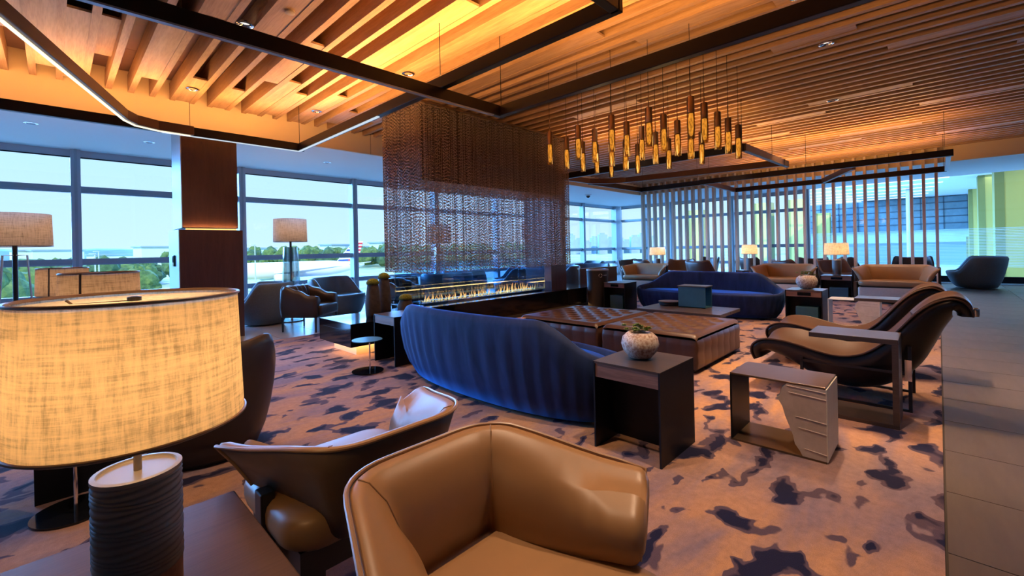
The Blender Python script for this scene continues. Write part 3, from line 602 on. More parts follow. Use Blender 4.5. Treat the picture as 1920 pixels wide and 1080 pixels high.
# ------------------------------------------------------------------ seating shells
def sell(a,b,p,th):
    c,s_=math.cos(th),math.sin(th); return a*math.copysign(abs(c)**(2/p),c), b*math.copysign(abs(s_)**(2/p),s_)
def shell(name,label,cat,a,b,hb,hf,sh,mo,ms,p=2.5,tuck=.12,th=.09,lean=.02,pleat=0,npl=0,y0=-.75,y1=.35,n=96,z0=.03,group=None,cush=.0,feet=True,wing=0,ends=0):
    """upholstered shell on an oval plan: back at +y, open to the front"""
    t=thing(name,label,cat,(0,0,0),0,group)
    rings=[]
    for i in range(n):
        A=2*PI*i/n; x,y=sell(a,b,p,A); x2,y2=sell(a,b,p,A+.004); nx,ny=(y2-y),-(x2-x); L=math.hypot(nx,ny) or 1; nx/=L; ny/=L
        u=sst(y0,y1,y/b)*(1-ends*sst(.6,1.0,abs(x/a))); h=hf+(hb-hf)*u; w=th*(.75+.25*u)
        if wing: h+=wing*math.exp(-((abs(x/a)-.85)/.2)**2)*u*(y>0)
        pl=pleat*math.sin(A*npl)+pleat*.6*math.sin(A*npl*2.3+1) if pleat else 0
        sec=[(-tuck,z0),(-tuck*.45+pl*.6,z0+(h-z0)*.2),(-tuck*.08+pl,z0+(h-z0)*.45),(lean*.6+pl,z0+(h-z0)*.72),(lean,z0+(h-z0)*.92),(lean-w*.18,h-.008),(lean-w*.5,h),(lean-w*.85,h-.010),(lean-w,h-.045),(lean-w*1.25,max(sh-.04,h-.2)-.01 if h>sh+.06 else sh-.08),(lean-w*1.5-.01,sh-.12),(-tuck-.04,z0)]
        rings.append([(x+nx*o,y+ny*o,z) for o,z in sec])
    obj('shell',MB().loft(rings,True,False,True),mo,t,'all')
    m=40; prof=[(.60,sh-.13),(.97,sh-.12),(1.0,sh-.07),(.985,sh-.02),(.93,sh+.005+cush*.5),(.6,sh+.01+cush),(.05,sh+.012+cush)]
    ai,bi=a-th*1.05,b-th*1.05
    obj('seat_cushion',MB().loft([[(sell(ai*r_,bi*r_,p,2*PI*k/m)[0],sell(ai*r_,bi*r_,p,2*PI*k/m)[1],z) for k in range(m)] for r_,z in prof]),ms,t,'all')
    obj('base',MB().loft([[(sell((a-tuck)*.9,(b-tuck)*.9,p,2*PI*k/m)[0],sell((a-tuck)*.9,(b-tuck)*.9,p,2*PI*k/m)[1],z) for k in range(m)] for z in (0.006,z0+.03)]),BLACKLEG,t)
    return t
R90=PI/2
sofa=shell('curved_sofa','large navy velvet curved sofa seen from behind, nearest the camera','sofa',1.42,.50,.78,.44,.43,VELVET,VELVET,2.3,.13,.11,.03,.006,46,n=240,ends=.8,group='navy velvet sofas around the ottomans')
sofa.location=(2.86,2.90,0); sofa.rotation_euler=(0,0,R90)    # back faces -x
sofa.location=(2.86,2.96,0); sofa.scale=(.94,1,1)
s2=dup(sofa,(8.62,3.24,0),-R90,'navy velvet curved sofa facing the ottomans beyond the coffee table')
# ------------------------------------------------------------------ tufted ottomans
def ottoman(x0,x1,y0,y1,label):
    t=thing('tufted_ottoman',label,'ottoman',((x0+x1)/2,(y0+y1)/2,0),0,'square tufted leather ottomans'); w,d=(x1-x0)/2,(y1-y0)/2; h=.40
    n=96; nb=4; sxx,syy=2*w/(nb+.6),2*d/(nb+.6); btn=[]
    for i in range(nb*2+1):
        for j in range(nb*2+1):
            if (i+j)%2==0 : btn.append((-w+(i+1.3)*sxx/2*(nb+.6)/(nb+.8),-d+(j+1.3)*syy/2*(nb+.6)/(nb+.8)))
    btn=[q for q in btn if abs(q[0])<w-.06 and abs(q[1])<d-.06]; B=np.array(btn)
    g_=np.linspace(-1,1,n); vs=[]; fs=[]
    for j in range(n):
        for i in range(n):
            x,y=g_[i]*w,g_[j]*d; dd=((B[:,0]-x)**2+(B[:,1]-y)**2); r2=.046**2
            z=h-.032*(np.clip(1-dd/.0074,0,1)**1.4).sum(); ex=max(0,abs(x)-(w-.05))/.05; ey=max(0,abs(y)-(d-.05))/.05; z-=.035*(ex**2+ey**2)*.9; vs.append((x,y,float(z)))
    for j in range(n-1):
        for i in range(n-1): a_=j*n+i; fs.append((a_,a_+1,a_+n+1,a_+n))
    obj('tufted_top',MB().add(vs,fs),OTT,t,'all')
    per=[(-w+2*w*k/80,-d,0,-1) for k in range(80)]+[(w,-d+2*d*k/80,1,0) for k in range(80)]+[(w-2*w*k/80,d,0,1) for k in range(80)]+[(-w,d-2*d*k/80,-1,0) for k in range(80)]
    rings=[]
    for z,o in ((h-.058,-.004),(h-.09,.008),(.28,.014),(.2,.006),(.12,.012),(.06,.004),(.04,-.02)):
        ring=[]
        for k,(x,y,nx,ny) in enumerate(per):
            s_=math.sin(2*PI*(k%80)/80*3.5); g2=.007*(1-abs(s_)**.35)*(1 if z>.1 else .4); ring.append((x+nx*(o-g2),y+ny*(o-g2),z))
        rings.append(ring)
    obj('pleated_side',MB().loft(rings,True,False),OTT,t,'all')
    bm_=MB()
    for q in btn: bm_.lathe([(.001,h-.026),(.011,h-.028),(.014,h-.036)],7,q)
    obj('button',bm_,OTT,t)['kind']='stuff'
    obj('plinth',MB().box(-w+.05,w-.05,-d+.05,d-.05,.006,.05),BLACKLEG,t); return t
ottoman(4.46,5.78,1.76,2.86,'square tufted brown leather ottoman nearer the chaises, behind the stone vase')
ottoman(4.44,5.78,2.92,4.16,'square tufted brown leather ottoman nearer the fireplace')
# ------------------------------------------------------------------ barrel chairs
def rpath(P,r,n=7):
    out=[P[0]]
    for a,b,c in zip(P[:-2],P[1:-1],P[2:]):
        a,b,c=Vector(a),Vector(b),Vector(c); u=(a-b).normalized(); v=(c-b).normalized(); p,q=b+u*r,b+v*r
        for k in range(n+1): s_=k/n; out.append(tuple((1-s_)**2*p+2*s_*(1-s_)*b+s_*s_*q))
    out.append(P[-1]); res=[]
    for a,b in zip(out[:-1],out[1:]):
        a,b=Vector(a),Vector(b); m=max(1,int((b-a).length/.05)); res+=[tuple(a+(b-a)*k/m) for k in range(m)]
    return res+[tuple(out[-1])]
def barrel(label,wb=.49,fl=.16,arm=.47,legs=True,ht=.73,zb=.42,seat=True,block=False,group=None,cat='armchair',name='barrel_chair'):
    t=thing(name,label,cat,(0,0,0),0,group); yb=.36
    P=rpath([(-wb/2-fl,yb-arm),(-wb/2,yb),(wb/2,yb),(wb/2+fl,yb-arm)],.13); N=len(P); rings=[]; outer=[]; top=[]
    for i,(x,y) in enumerate(P):
        a=Vector(P[max(i-1,0)]); c=Vector(P[min(i+1,N-1)]); d=(c-a).normalized(); nn=Vector((d.y,-d.x)); nn=-nn if nn.dot(Vector((x,y-.0)))<0 else nn
        e_=min(i,N-1-i)/(N-1)*2; e2=1; drop=(1-sst(0,.55,e_))*.055; h=ht-drop; zl=zb+(1-e2)*.03+drop*.2
        hi=h-(1-e2)*.02; 
        le=.30+.42*(1-sst(.02,.75,e_)); zl+=.05*(1-sst(0,.5,e_)); q_=lambda z:-le*(hi-z)*(1-.25*max(0,hi-z)/.3)
        sec=[(q_(zl)-.022,zl+.008),(q_(zl)-.004,zl+.004),(q_(zl+.10),zl+.10),(q_(hi-.09),hi-.09),(0,hi-.006),(-.012,hi+.004),(-.040,hi-.004),(q_(hi-.07)-.062,hi-.05),(q_(zl+.15)-.080,zl+.17),(q_(zl+.05)-.072,zl+.06),(q_(zl)-.052,zl+.018)]
        rings.append([(x+nn.x*o,y+nn.y*o,z) for o,z in sec]); outer.append((x+nn.x*.004,y+nn.y*.004,hi+.002)); 
    # rounded arm fronts: shrink two end sections
    def shrink(r_,k,dirv):
        c=sum((Vector(q) for q in r_),Vector())/len(r_); return [tuple(c+(Vector(q)-c)*k+dirv) for q in r_]
    d0=(Vector((*P[0],0))-Vector((*P[1],0))).normalized(); d1=(Vector((*P[-1],0))-Vector((*P[-2],0))).normalized()
    full=[shrink(rings[0],k_,d0*q_2) for k_,q_2 in ((.4,.040),(.75,.036),(.92,.025),(.985,.012))]+rings+[shrink(rings[-1],k_,d1*q_2) for k_,q_2 in ((.985,.012),(.92,.025),(.75,.036),(.4,.040))]
    me=MB().loft(full).mesh('padded_back',[TAN,TAUPE],'all')
    for po in me.polygons:
        j=po.index%11
        if j in (0,1,2,3) and po.index<11*(len(full)-1): po.material_index=1
    bk=link('padded_back',me,t)
    lo=[(x,y,z) for x,y,z in outer]
    e0=[tuple(Vector(rings[0][q])*1.0+d0*.022) for q in (1,2,3,4)]; e1=[tuple(Vector(rings[-1][q])*1.0+d1*.022) for q in (4,3,2,1)]
    obj('piping',MB().tube(e0+lo[1:-1]+e1,.0065,8),TANP,t,True)
    for sgn in (-1,1):
        i=[k for k,(x,y) in enumerate(P) if (x*sgn>0)]; i=min(i,key=lambda k:abs(abs(P[k][0])-(wb/2))+abs(P[k][1]-yb)*.8)
        s_=rings[i]; obj('seam',MB().tube([tuple(Vector(q)*1.0+Vector((0,0,.001))) for q in s_[5:9]],.0022,5),TANP,bk)
    sw=wb/2+.06
    sb=MB(); rbox(sb,-sw,sw,-.34,.22,.37,.49,.11,5,.045); st=obj('seat',sb,TAN,t,True); 
    obj('seat_frame',MB().box(-sw+.04,sw-.04,-.28,.18,.29,.38),BLACKLEG,t)
    if block:
        fb=MB(); rbox(fb,-sw,sw,-.335,.22,.06,.34,.05,4,.02); obj('base_panel',fb,CREAMUP,t,True)
        obj('rear_panel',MB().loft([[(x*.97,y*.97,z) for x,y in P] +[(x*.90,y*.90,z) for x,y in P[::-1]] for z in (.1,.44)]),TAUPE,t,True)
    lx=wb/2+(.05 if not block else fl-.01)
    for x,y in ((-lx,yb-arm+.07),(lx,yb-arm+.07),(-wb/2+.04,yb-.22),(wb/2-.04,yb-.22)):
        obj('leg',MB().box(x-.022,x+.022,y-.032,y+.032,0,(zb+.09 if not block else ht-.03) if y<.1 else .32),BLACKLEG,t,bevel=.004)
    return t
bc=barrel('tan leather barrel chair nearest the camera, its seat opening to the viewer'); bc.location=(.745,.74,0)
bc2=dup(bc,(.775,1.60,0),PI,'tan leather barrel chair backing onto the nearest one, catching blue light')
bc3=dup(bc,(-.95,1.95,0),PI,'tan leather barrel chair mostly outside the photo edge beside the lamp table')
lv=barrel('tan leather loveseat with dark legs right of the far table lamp',1.05,.17,.5,zb=.34,ht=.80,block=True,cat='loveseat',name='loveseat',group='tan leather loveseats by the post screen')
lv.location=(12.3,.68,0); lv.rotation_euler=(0,0,-R90)
dup(lv,(12.35,2.72,0),-R90,'tan leather loveseat between the navy sofa and the far lamp table')
dup(lv,(11.95,6.15,0),-R90,'pale tan loveseat beside the small far lamp near the window')
# ------------------------------------------------------------------ side tables
def side_table(label,h=.56,w=.46,d=.49,keypad=False,group=None,back=True,cube=False):
    """front (drawer) faces -x"""
    t=thing('side_table',label,'side table',(0,0,0),0,group); a=.012
    obj('side_panel',MB().box(0,d,0,a,0,h-.001),BLK,t); obj('side_panel',MB().box(0,d,w-a,w,0,h-.001),BLK,t)
    obj('table_top',MB().box(-.001,d+.001,a,w-a,h-.012,h).box(0,d,0,w,h-.003,h+.002),DARKTOP if not keypad else BRASSY,t)
    obj('drawer_front',MB().box(.006,.03,a+.002,w-a-.002,h-.10,h-.014),WALNUT,t)
    obj('back_panel',MB().box(d*.45,d*.45+.015,a,w-a,.03 if back else .0,h-.014),BLK,t)
    if keypad: obj('socket_plate',MB().box(.002,.008,w*.3,w*.66,h-.082,h-.03),BLKG,t)
    if cube: obj('cube_drawer',MB().box(.02,d*.42,w*.12,w*.72,.02,.30),TEALM,t,bevel=.006)
    return t
st=side_table('black steel side table with walnut drawer and a stoneware vase on top'); st.location=(2.44,1.18,0)
dup(st,(2.66,4.44,0),0,'black side table with wood drawer between planter table and navy sofa')
st_l=dup(st,(-.09,3.44,0),0,'black side table half hidden below the big round lampshade')
st_l.scale=(.80,1,1)
sk=side_table('black side table with socket plate and flower pot near the far sofa',.56,.50,.5,True,cube=True); sk.location=(8.2,1.30,0)
dup(sk,(8.12,4.65,0),0,'black side table with socket plate standing beside the grey bin')
k=dup(sk,(12.15,1.38,0),0,'wide dark side table carrying the far lamp between two loveseats'); k.scale=(1,1.15,1)
def drink_table(label,loc,h=.35,r=.16):
    t=thing('drink_table',label,'side table',loc,0); obj('disc_top',MB().lathe([(.01,h),(r,h),(r,h-.008),(.01,h-.008)],32,),TEALM,t,True); obj('pole',MB().lathe([(.008,.01),(.008,h-.008)],8,(0,-.05)),CHROME,t,True); obj('disc_base',MB().lathe([(.01,.0),(r*1.05,.004),(r*1.05,.012),(.01,.014)],32),BLKG,t,True); return t
drink_table('small round drink table on a thin pole before the walnut-drawer table',(2.37,4.52,.0)); drink_table('small round drink table beneath the big round lampshade',(.06,3.22,0),.4)
def slab_frame(label,x0,x1,y0,y1,h,stone=True,m=BRASSY,mt=None):
    t=thing('stone_side_table',label,'side table',(x0,y0,0)); w,d=x1-x0,y1-y0; a=.012
    obj('table_top',MB().box(0,w,0,d,h-a,h),m,t,bevel=.003); obj('base_plate',MB().box(0,w,0,d,0.0,a),m,t); obj('end_panel',MB().box(0,w,d-a,d,a,h-a),BLK if m==BRASSY else m,t)
    sd=.46*d; n=9; r=random.Random(3); rings=[]
    prof=[(0,.50),(.07,.56),(.15,.66),(.27,.70),(.4,.78),(.52,.86),(.66,.92),(.78,1.04),(.80,.98),(.92,.93),(1,.82)]
    for u,q in prof:
        z=a+.001+(h-2*a-.002)*u; e=sd*q; rings.append([(0.0,0,z),(w,0,z),(w,e*.93,z),(w*.72,e*1.02,z),(w*.38,e*.9,z),(w*.12,e*1.04,z),(0,e,z)])
    so_=obj('stone_block',MB().loft(rings),[STONEW],t)
    obj('polished_face',MB().box(.0,w,-.006,-.0005,a,h-a),STONEP,t)
    for z in (.05,.17,.235,.375,.415): obj('bedding_ledge',MB().loft([[(-.003,.0,z),(.0,.0,z-.003),(.0,.0,z+.005)],[(-.003,sd*(.4+z),z+.012),(.0,sd*(.4+z),z+.009),(.0,sd*(.4+z),z+.014)]]),STONEW,so_)
    return t
slab_frame('low steel frame table holding a rough white stone block',3.13,3.50,.49,1.02,.45)
slab_frame('pale metal frame table with stone block beyond the chaises',8.1,8.45,.62,1.22,.46,m=ALUL)
def c_table(label,x0,x1,y0,y1,h):
    t=thing('c_shaped_table',label,'side table',(x0,y0,0)); w,d=x1-x0,y1-y0
    obj('table_top',MB().box(0,w,0,d,h-.035,h),DARKTOP,t,bevel=.003); obj('upright',MB().box(0,w,0,.035,.03,h-.035),DARKTOP,t); obj('base_plate',MB().box(0,w,0,d,0,.03),DARKTOP,t,bevel=.002); return t
c_table('C-shaped dark wood table reaching over the near chaise',4.02,4.38,.21,.73,.62)
c_table('C-shaped dark wood table beyond the farther chaise',7.0,7.36,.22,.78,.60)
# ------------------------------------------------------------------ coffee table, box and tray
t=thing('coffee_table','low dark wood coffee table set against the ottomans','coffee table',(5.95,2.04,0))
for a,b in ((0,.395),(.40,.80)): obj('top_plank',MB().box(a,b,0,1.18,.355,.40),DARKTOP,t,bevel=.004)
obj('metal_inlay',MB().box(.395,.40,0,1.18,.36,.401),CHROME,t); obj('base',MB().box(.12,.68,.15,1.0,0.0,.355),BLK,t)
t=thing('teal_table','small teal steel stand table with a tan top on the coffee table','side table',(6.42,2.40,.402)); obj('top',MB().box(-.01,.27,-.01,.40,.30,.315),BRASSY,t); obj('front_panel',MB().box(0,.012,0,.39,0,.30),TEALM,t); obj('back_panel',MB().box(.25,.262,0,.39,0,.30),TEALM,t); obj('base',MB().box(0,.262,0,.39,0,.01),TEALM,t)
t=thing('round_tray','round black lidded tray beside the teal stand','tray',(6.55,2.99,.402)); obj('bowl',MB().lathe([(.13,0),(.15,.01),(.15,.045),(.14,.05)],32),BLK,t,True); obj('lid',MB().lathe([(.155,.05),(.158,.06),(.10,.066),(.01,.068)],32),BRONZE,t,True)
# ------------------------------------------------------------------ vases with succulents
def vase_pot(label,loc,s_=1,seed=1):
    t=thing('flower_pot',label,'flower pot',loc); r=random.Random(seed); t.scale=(s_,)*3
    obj('pot',MB().lathe([(.045,0),(.07,.006),(.108,.05),(.122,.095),(.112,.14),(.082,.168),(.066,.172),(.06,.16),(.08,.13)],40,caps=True),VASE,t,'all')
    obj('soil',MB().lathe([(.062,.158),(.01,.162)],16),POTD,t)
    for i in range(26):
        a=r.uniform(0,6.28); d=r.uniform(0,.075)*(1 if i>4 else 1.5); R=r.uniform(.016,.028); c=Vector((math.cos(a)*d,math.sin(a)*d,.172+r.uniform(0,.035)+(.0 if d>.05 else .012)))
        if i==2: c=Vector((-.02,.105,.205))
        mb=MB()
        for l in range(3):
            nl=6-l
            for k in range(nl):
                b=2*PI*k/nl+l*.5; e=Vector((math.cos(b),math.sin(b),.35+l*.5)).normalized()*R*(1-.15*l); sd=Vector((-math.sin(b),math.cos(b),0))*R*.28
                mb.add([c,c+e*.5+sd,c+e,c+e*.5-sd,c+e*.5+Vector((0,0,-R*.2))],[(0,1,2,3),(0,4,1),(1,4,2),(2,4,3),(3,4,0)])
        obj('rosette',mb,LEAFR if i%6==0 else LEAF,t)
    return t
vase_pot('speckled stone vase of succulents on the walnut-drawer side table',(2.70,1.44,.563)); vase_pot('speckled stone vase of succulents beside the far navy sofa',(8.48,1.55,.565),1.25,4)
# ------------------------------------------------------------------ planter table
t=thing('planter_table','low black lacquered table floating over a lit plinth','coffee table',(2.52,5.22,0)); obj('body',MB().box(0,1.25,0,.92,.13,.42),BLKG,t,bevel=.003); obj('drawer_line',MB().box(-.003,0,.1,.8,.33,.335),BLK,t); obj('plinth',MB().box(.14,1.11,.14,.78,0,.12),CREAM,t); obj('glow_strip',MB().box(.12,1.13,.12,.80,.118,.128),LEDO,t)
light('table_glow','AREA',(3.14,5.68,.115),9,(1,.52,.2),(0,0,0),shape='RECTANGLE',size=1.2,size_y=.88)
def planter(label,loc,w,h,seed):
    t=thing('moss_planter',label,'planter',loc,seed*.7); r=random.Random(seed); rings=[]
    for k in range(9):
        u=k/8; q=w*(.84+.16*math.sin(PI*min(1,u*.9+.15)))*(1-.2*u*u); rings.append([(q*(1+r.uniform(-.04,.04))*math.cos(2*PI*j/14),q*(1+r.uniform(-.04,.04))*math.sin(2*PI*j/14),h*u) for j in range(14)])
    obj('pot',MB().loft(rings),POTD,t,'all'); q=w*.78
    obj('moss',MB().lathe([(q,h-.01),(q*1.02,h+.02),(q*.8,h+.05),(q*.4,h+.065),(.004,h+.07)],18),MOSS,t,'all'); return t
planter('tall rough stone planter with a moss top, front one of the pair',(2.98,5.50,.422),.105,.46,1); planter('tall rough stone planter standing behind the front one',(3.25,5.68,.422),.10,.52,2); planter('short rough stone planter with a moss dome',(3.42,5.40,.422),.115,.22,3)
# ------------------------------------------------------------------ chaises
def chaise(label):
    """foot at +y, head at -y, origin on the floor under the middle"""
    t=thing('lounge_chaise',label,'chaise',(0,0,0),0,'sculpted leather chaises by the carpet edge'); w=.34
    pr=[(.845,.24),(.87,.31),(.85,.39),(.76,.445),(.62,.45),(.48,.425),(.34,.39),(.20,.375),(.06,.41),(-.06,.50),(-.16,.62),(-.26,.75),(-.36,.84),(-.46,.875),(-.53,.85),(-.57,.79),(-.575,.74)]
    def cr_(P,n=4):
        out=[]
        for i in range(len(P)-1):
            a,b,c,d=[Vector(P[max(0,min(len(P)-1,i+k))]) for k in (-1,0,1,2)]
            for k in range(n):
                s_=k/n; out.append(.5*((2*b)+(c-a)*s_+(2*a-5*b+4*c-d)*s_*s_+(3*b-a-3*c+d)*s_**3))
        return out+[Vector(P[-1])]
    Q=cr_(pr); N=len(Q); top=[]; bot=[]; rings=[]; rt=[]
    for i,q in enumerate(Q):
        u=i/(N-1); d=(Q[min(i+1,N-1)]-Q[max(i-1,0)]).normalized(); nn=Vector((d.y,-d.x)); nn=nn if nn.y>0 or i>N*.8 or i<N*.1 else -nn
        nrm=Vector((-d.y,d.x))*-1   # towards the sitter
        ww=w*(1-.42*sst(.62,1,u))*(1-.1*sst(.12,0,u)); dip=.07*sst(.0,.25,u)*(1-sst(.75,.95,u)); bel=(.16*math.exp(-((u-.48)/.2)**2)+.035)
        sec=[]; K=12
        for k in range(K+1):
            s_=-1+2*k/K; sec.append((ww*s_,-dip*(1-s_*s_)+ (.0 if abs(s_)<.99 else -.004)))
        under=[]
        for k in range(K+1):
            s_=1-2*k/K; under.append((ww*s_*(.99-.1*bel/.19),-dip*(1-s_*s_)-.05-bel*(1-.72*abs(s_)**5)))
        P3=lambda x,o:(x,q.x+nrm.x*o,q.y+nrm.y*o)
        rt.append([P3(*p) for p in sec]); rings.append([P3(p[0],p[1]-.002) for p in sec]+[P3(*p) for p in under])
    obj('shell',MB().loft(rings),BLL,t,'all')
    obj('leather_pad',MB().loft([[(x*.97,y,z+.004) for x,y,z in r_] for r_ in rt[2:-3]],False,False),BRL,t,'all')
    [obj('edge_piping',MB().tube([rt[i][q] for i in range(N)],.008,6),BRL,t,True) for q in (0,-1)]
    hr=[r_ for r_ in rt[int(N*.66):int(N*.97)]]
    obj('head_cushion',MB().loft([[(x*.9,y+.0,z+.018+.02*(1-(x/ .3)**2)) for x,y,z in r_]+[(x*.9,y,z+.004) for x,y,z in r_[::-1]] for r_ in hr]),BRL,t,'all')
    obj('adjust_knob',MB().lathe([(.02,0),(.024,.02),(.024,.06),(.01,.07)],12,(w*.6,-.60)),CHROME,t,True,loc=(0,0,.70))
    for s_ in (-1,1):
        x=s_*.30
        obj('leg',MB().box(x-.011,x+.011,-.24,-.218,0,.50),BLACKLEG,t); obj('leg',MB().box(x-.011,x+.011,.46,.482,0,.40),BLACKLEG,t)
        obj('side_rail',MB().box(x-.011,x+.011,-.24,.48,.28,.302).box(x-.011,x+.011,-.218,.46,0,.02),BLACKLEG,t)
    obj('cross_bar',MB().box(-.3,.3,-.24,-.218,.28,.302).box(-.3,.3,.46,.482,.28,.302),BLACKLEG,t)
    obj('recline_bracket',MB().box(-.325,-.311,-.24,-.20,.24,.40),CHROME,t)
    return t
ch=chaise('brown leather chaise longue nearest the camera, behind the C-shaped table'); ch.location=(4.80,.40,0)
dup(ch,(5.78,.52,0),0,'brown leather chaise longue directly behind the nearer chaise')
# ------------------------------------------------------------------ lamps
def oval_lamp(label,loc,glow=True,seam=False,mat=None):
    t=thing('table_lamp',label,'table lamp',loc,0,None)
    ell=lambda a,b,z,n=64:[(sell(a,b,2.0,2*PI*k/n)[0],sell(a,b,2.0,2*PI*k/n)[1],z) for k in range(n)]
    sa=LINEN if glow else (mat or LINEND)
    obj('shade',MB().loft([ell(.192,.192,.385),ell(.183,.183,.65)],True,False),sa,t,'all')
    [obj('shade_trim',MB().tube([Vector(p) for p in q],.0035,6,True),TANP if glow else BRONZE,t,True) for q in (ell(.193,.193,.387,56),ell(.184,.184,.648,56))]
    obj('diffuser',MB().loft([ell(.182,.182,.640),ell(.01,.01,.640)],True,False),SHADEIN,t)
    if seam: obj('shade_seam',MB().loft([[(-.190*math.cos(q),-.190*math.sin(q),.388) for q in (1.02,1.08)]+[(-.194*math.cos(q),-.194*math.sin(q),.388) for q in (1.08,1.02)],[(-.182*math.cos(q),-.182*math.sin(q),.648) for q in (1.02,1.08)]+[(-.186*math.cos(q),-.186*math.sin(q),.648) for q in (1.08,1.02)]]) ,BRONZE,t)
    obj('finial',MB().lathe([(.012,.636),(.012,.648),(.004,.65)],12),BLACKLEG,t,True); obj('spider_arm',MB().tube([(0,0,.64),(-.09,.03,.638),(-.10,.033,.648)],.0025,6),BRONZE,t)
    obj('stem',MB().lathe([(.007,.285),(.007,.64)],8),PEWTER,t,True)
    rb=[]; nz=34
    for k in range(nz*2+1):
        u=k/(nz*2); z=.09+u*.195; r_=.0018*math.sin(k*PI/2+.6*math.sin(k)); rb.append([(q[0]+math.copysign(abs(r_),q[0])*(1 if k%4<2 else -1),q[1]+math.copysign(abs(r_),q[1])*(1 if k%4<2 else -1),z+.004*math.sin(q[0]*30+k*.3)*(0<k<nz*2)) for q in ell(.073,.073,z,40)])
    obj('ribbed_body',MB().loft(rb),RIB,t,'all'); obj('top_rim',MB().loft([ell(.0745,.0745,.283,40),ell(.0745,.0745,.291,40),ell(.066,.066,.292,40),ell(.064,.064,.288,40)]),PEWTER,t,True)
    obj('wood_foot',MB().loft([ell(.0725,.0725,.0,40),ell(.0725,.0725,.092,40)]),WALNUT,t,True)
    if glow: obj('bulb',MB().lathe([(.008,.45),(.028,.47),(.034,.51),(.024,.55),(.002,.57)],12),BULB,t,True)
    return t
TZ=.57
l1=oval_lamp('large round linen table lamp glowing amber, nearest the camera',(.115,1.207,TZ)); l1.scale=(1,1,1)
light('bulb_light','POINT',(.115,1.207,TZ+.5),2.6,(1,.60,.26),shadow_soft_size=.05)
LA=beam(187,2.69); LB=beam(117,4.29)
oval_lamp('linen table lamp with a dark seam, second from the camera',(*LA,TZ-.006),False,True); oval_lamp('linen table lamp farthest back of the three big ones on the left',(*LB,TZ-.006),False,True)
light('bulb_light','POINT',(*LA,TZ+.5),2.0,(1,.55,.24),shadow_soft_size=.06); light('bulb_light','POINT',(*LB,TZ+.5),2.0,(1,.55,.24),shadow_soft_size=.06)
def drum_lamp(label,loc,r=.24,h=.27,bh=.34,bz=None):
    t=thing('table_lamp',label,'table lamp',loc); n=32
    obj('shade',MB().lathe([(r,bh+.12),(r*.93,bh+.12+h)],n,caps=False),LINEN,t,'all'); obj('shade_trim',MB().tube([(r*math.cos(2*PI*k/n),r*math.sin(2*PI*k/n),bh+.12) for k in range(n)],.004,5,True),TANP,t,True)
    obj('base_cylinder',MB().lathe([(.085,0),(.085,.1),(.09,.104),(.09,bh),(.08,bh+.006)],24),RIB,t,True); obj('stem',MB().lathe([(.008,bh),(.008,bh+.3)],8),PEWTER,t,True); obj('bulb',MB().lathe([(.008,bh+.2),(.03,bh+.23),(.03,bh+.28),(.002,bh+.32)],10),BULB,t,True); return t
drum_lamp('round linen table lamp glowing on the table between loveseats',(12.4,1.68,.57)); drum_lamp('small glowing drum lamp against the posts behind the far sofa',(14.0,3.95,.57),.21); drum_lamp('small glowing drum lamp near the window corner',(13.45,6.5,.57),.25,.25)
for x,y in ((12.4,1.68),(14.0,3.95),(13.45,6.5)): light('bulb_light','POINT',(x,y,1.14),3.4,(1,.74,.5),shadow_soft_size=.05)
for (x,y),l in (((13.9,3.75),'dark side table under the drum lamp behind the navy sofa'),((13.3,6.27),'dark side table holding the drum lamp near the window corner')):
    dup(sk,(x-.15,y,0),0,l)
def floor_lamp(label,loc,rods,rad=.29,zt=1.98,sh=.43,glow=0):
    t=thing('floor_lamp',label,'floor lamp',loc); n=40; zb=zt-sh
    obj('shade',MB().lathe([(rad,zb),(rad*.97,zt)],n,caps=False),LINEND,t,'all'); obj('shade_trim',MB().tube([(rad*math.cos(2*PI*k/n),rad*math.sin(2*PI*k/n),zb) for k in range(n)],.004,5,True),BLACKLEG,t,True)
    obj('pole',MB().lathe([(.022,.02),(.022,zb+.2)],10),BLACKLEG,t,True); obj('base_disc',MB().lathe([(.2,0),(.2,.02),(.02,.024)],28),BLACKLEG,t,True)
    if rods=='wire':
        for k in range(4):
            a=PI/4+k*PI/2; obj('wire_leg',MB().tube([(0,0,zb-.1),(.13*math.cos(a),.13*math.sin(a),zb-.1),(.24*math.cos(a),.24*math.sin(a),.02)],.006,6),ALUL,t)
    else:
        obj('glass_body',MB().loft([[((.12+.05*(1-u))*(1+.09*(k%2))*math.cos(2*PI*k/20),(.12+.05*(1-u))*(1+.09*(k%2))*math.sin(2*PI*k/20),.03+(zb-.13)*u) for k in range(20)] for u in (0,.5,1)],True,False),TUBEG,t)
    light('lamp_glow','POINT',(loc[0],loc[1],zt-sh*.45),glow,(1,.6,.3),shadow_soft_size=.08) if glow else None
    return t
a=beam(28,4.9); floor_lamp('tall floor lamp with a wire tripod at the photo edge',(*a,0),'wire',.30,1.81,.36,5)
a=beam(545,8.6); floor_lamp('tall floor lamp with ribbed glass base behind the leather armchair',(*a,0),'glass',.30,1.98,.44,5)
a=beam(824,10.6); floor_lamp('floor lamp seen dimly through the middle of the chain curtain',(*a,0),'glass',.28,1.93,.44,2)
a=beam(1005,10.2); floor_lamp('floor lamp seen dimly through the far end of the chain curtain',(*a,0),'glass',.33,1.93,.4,2)
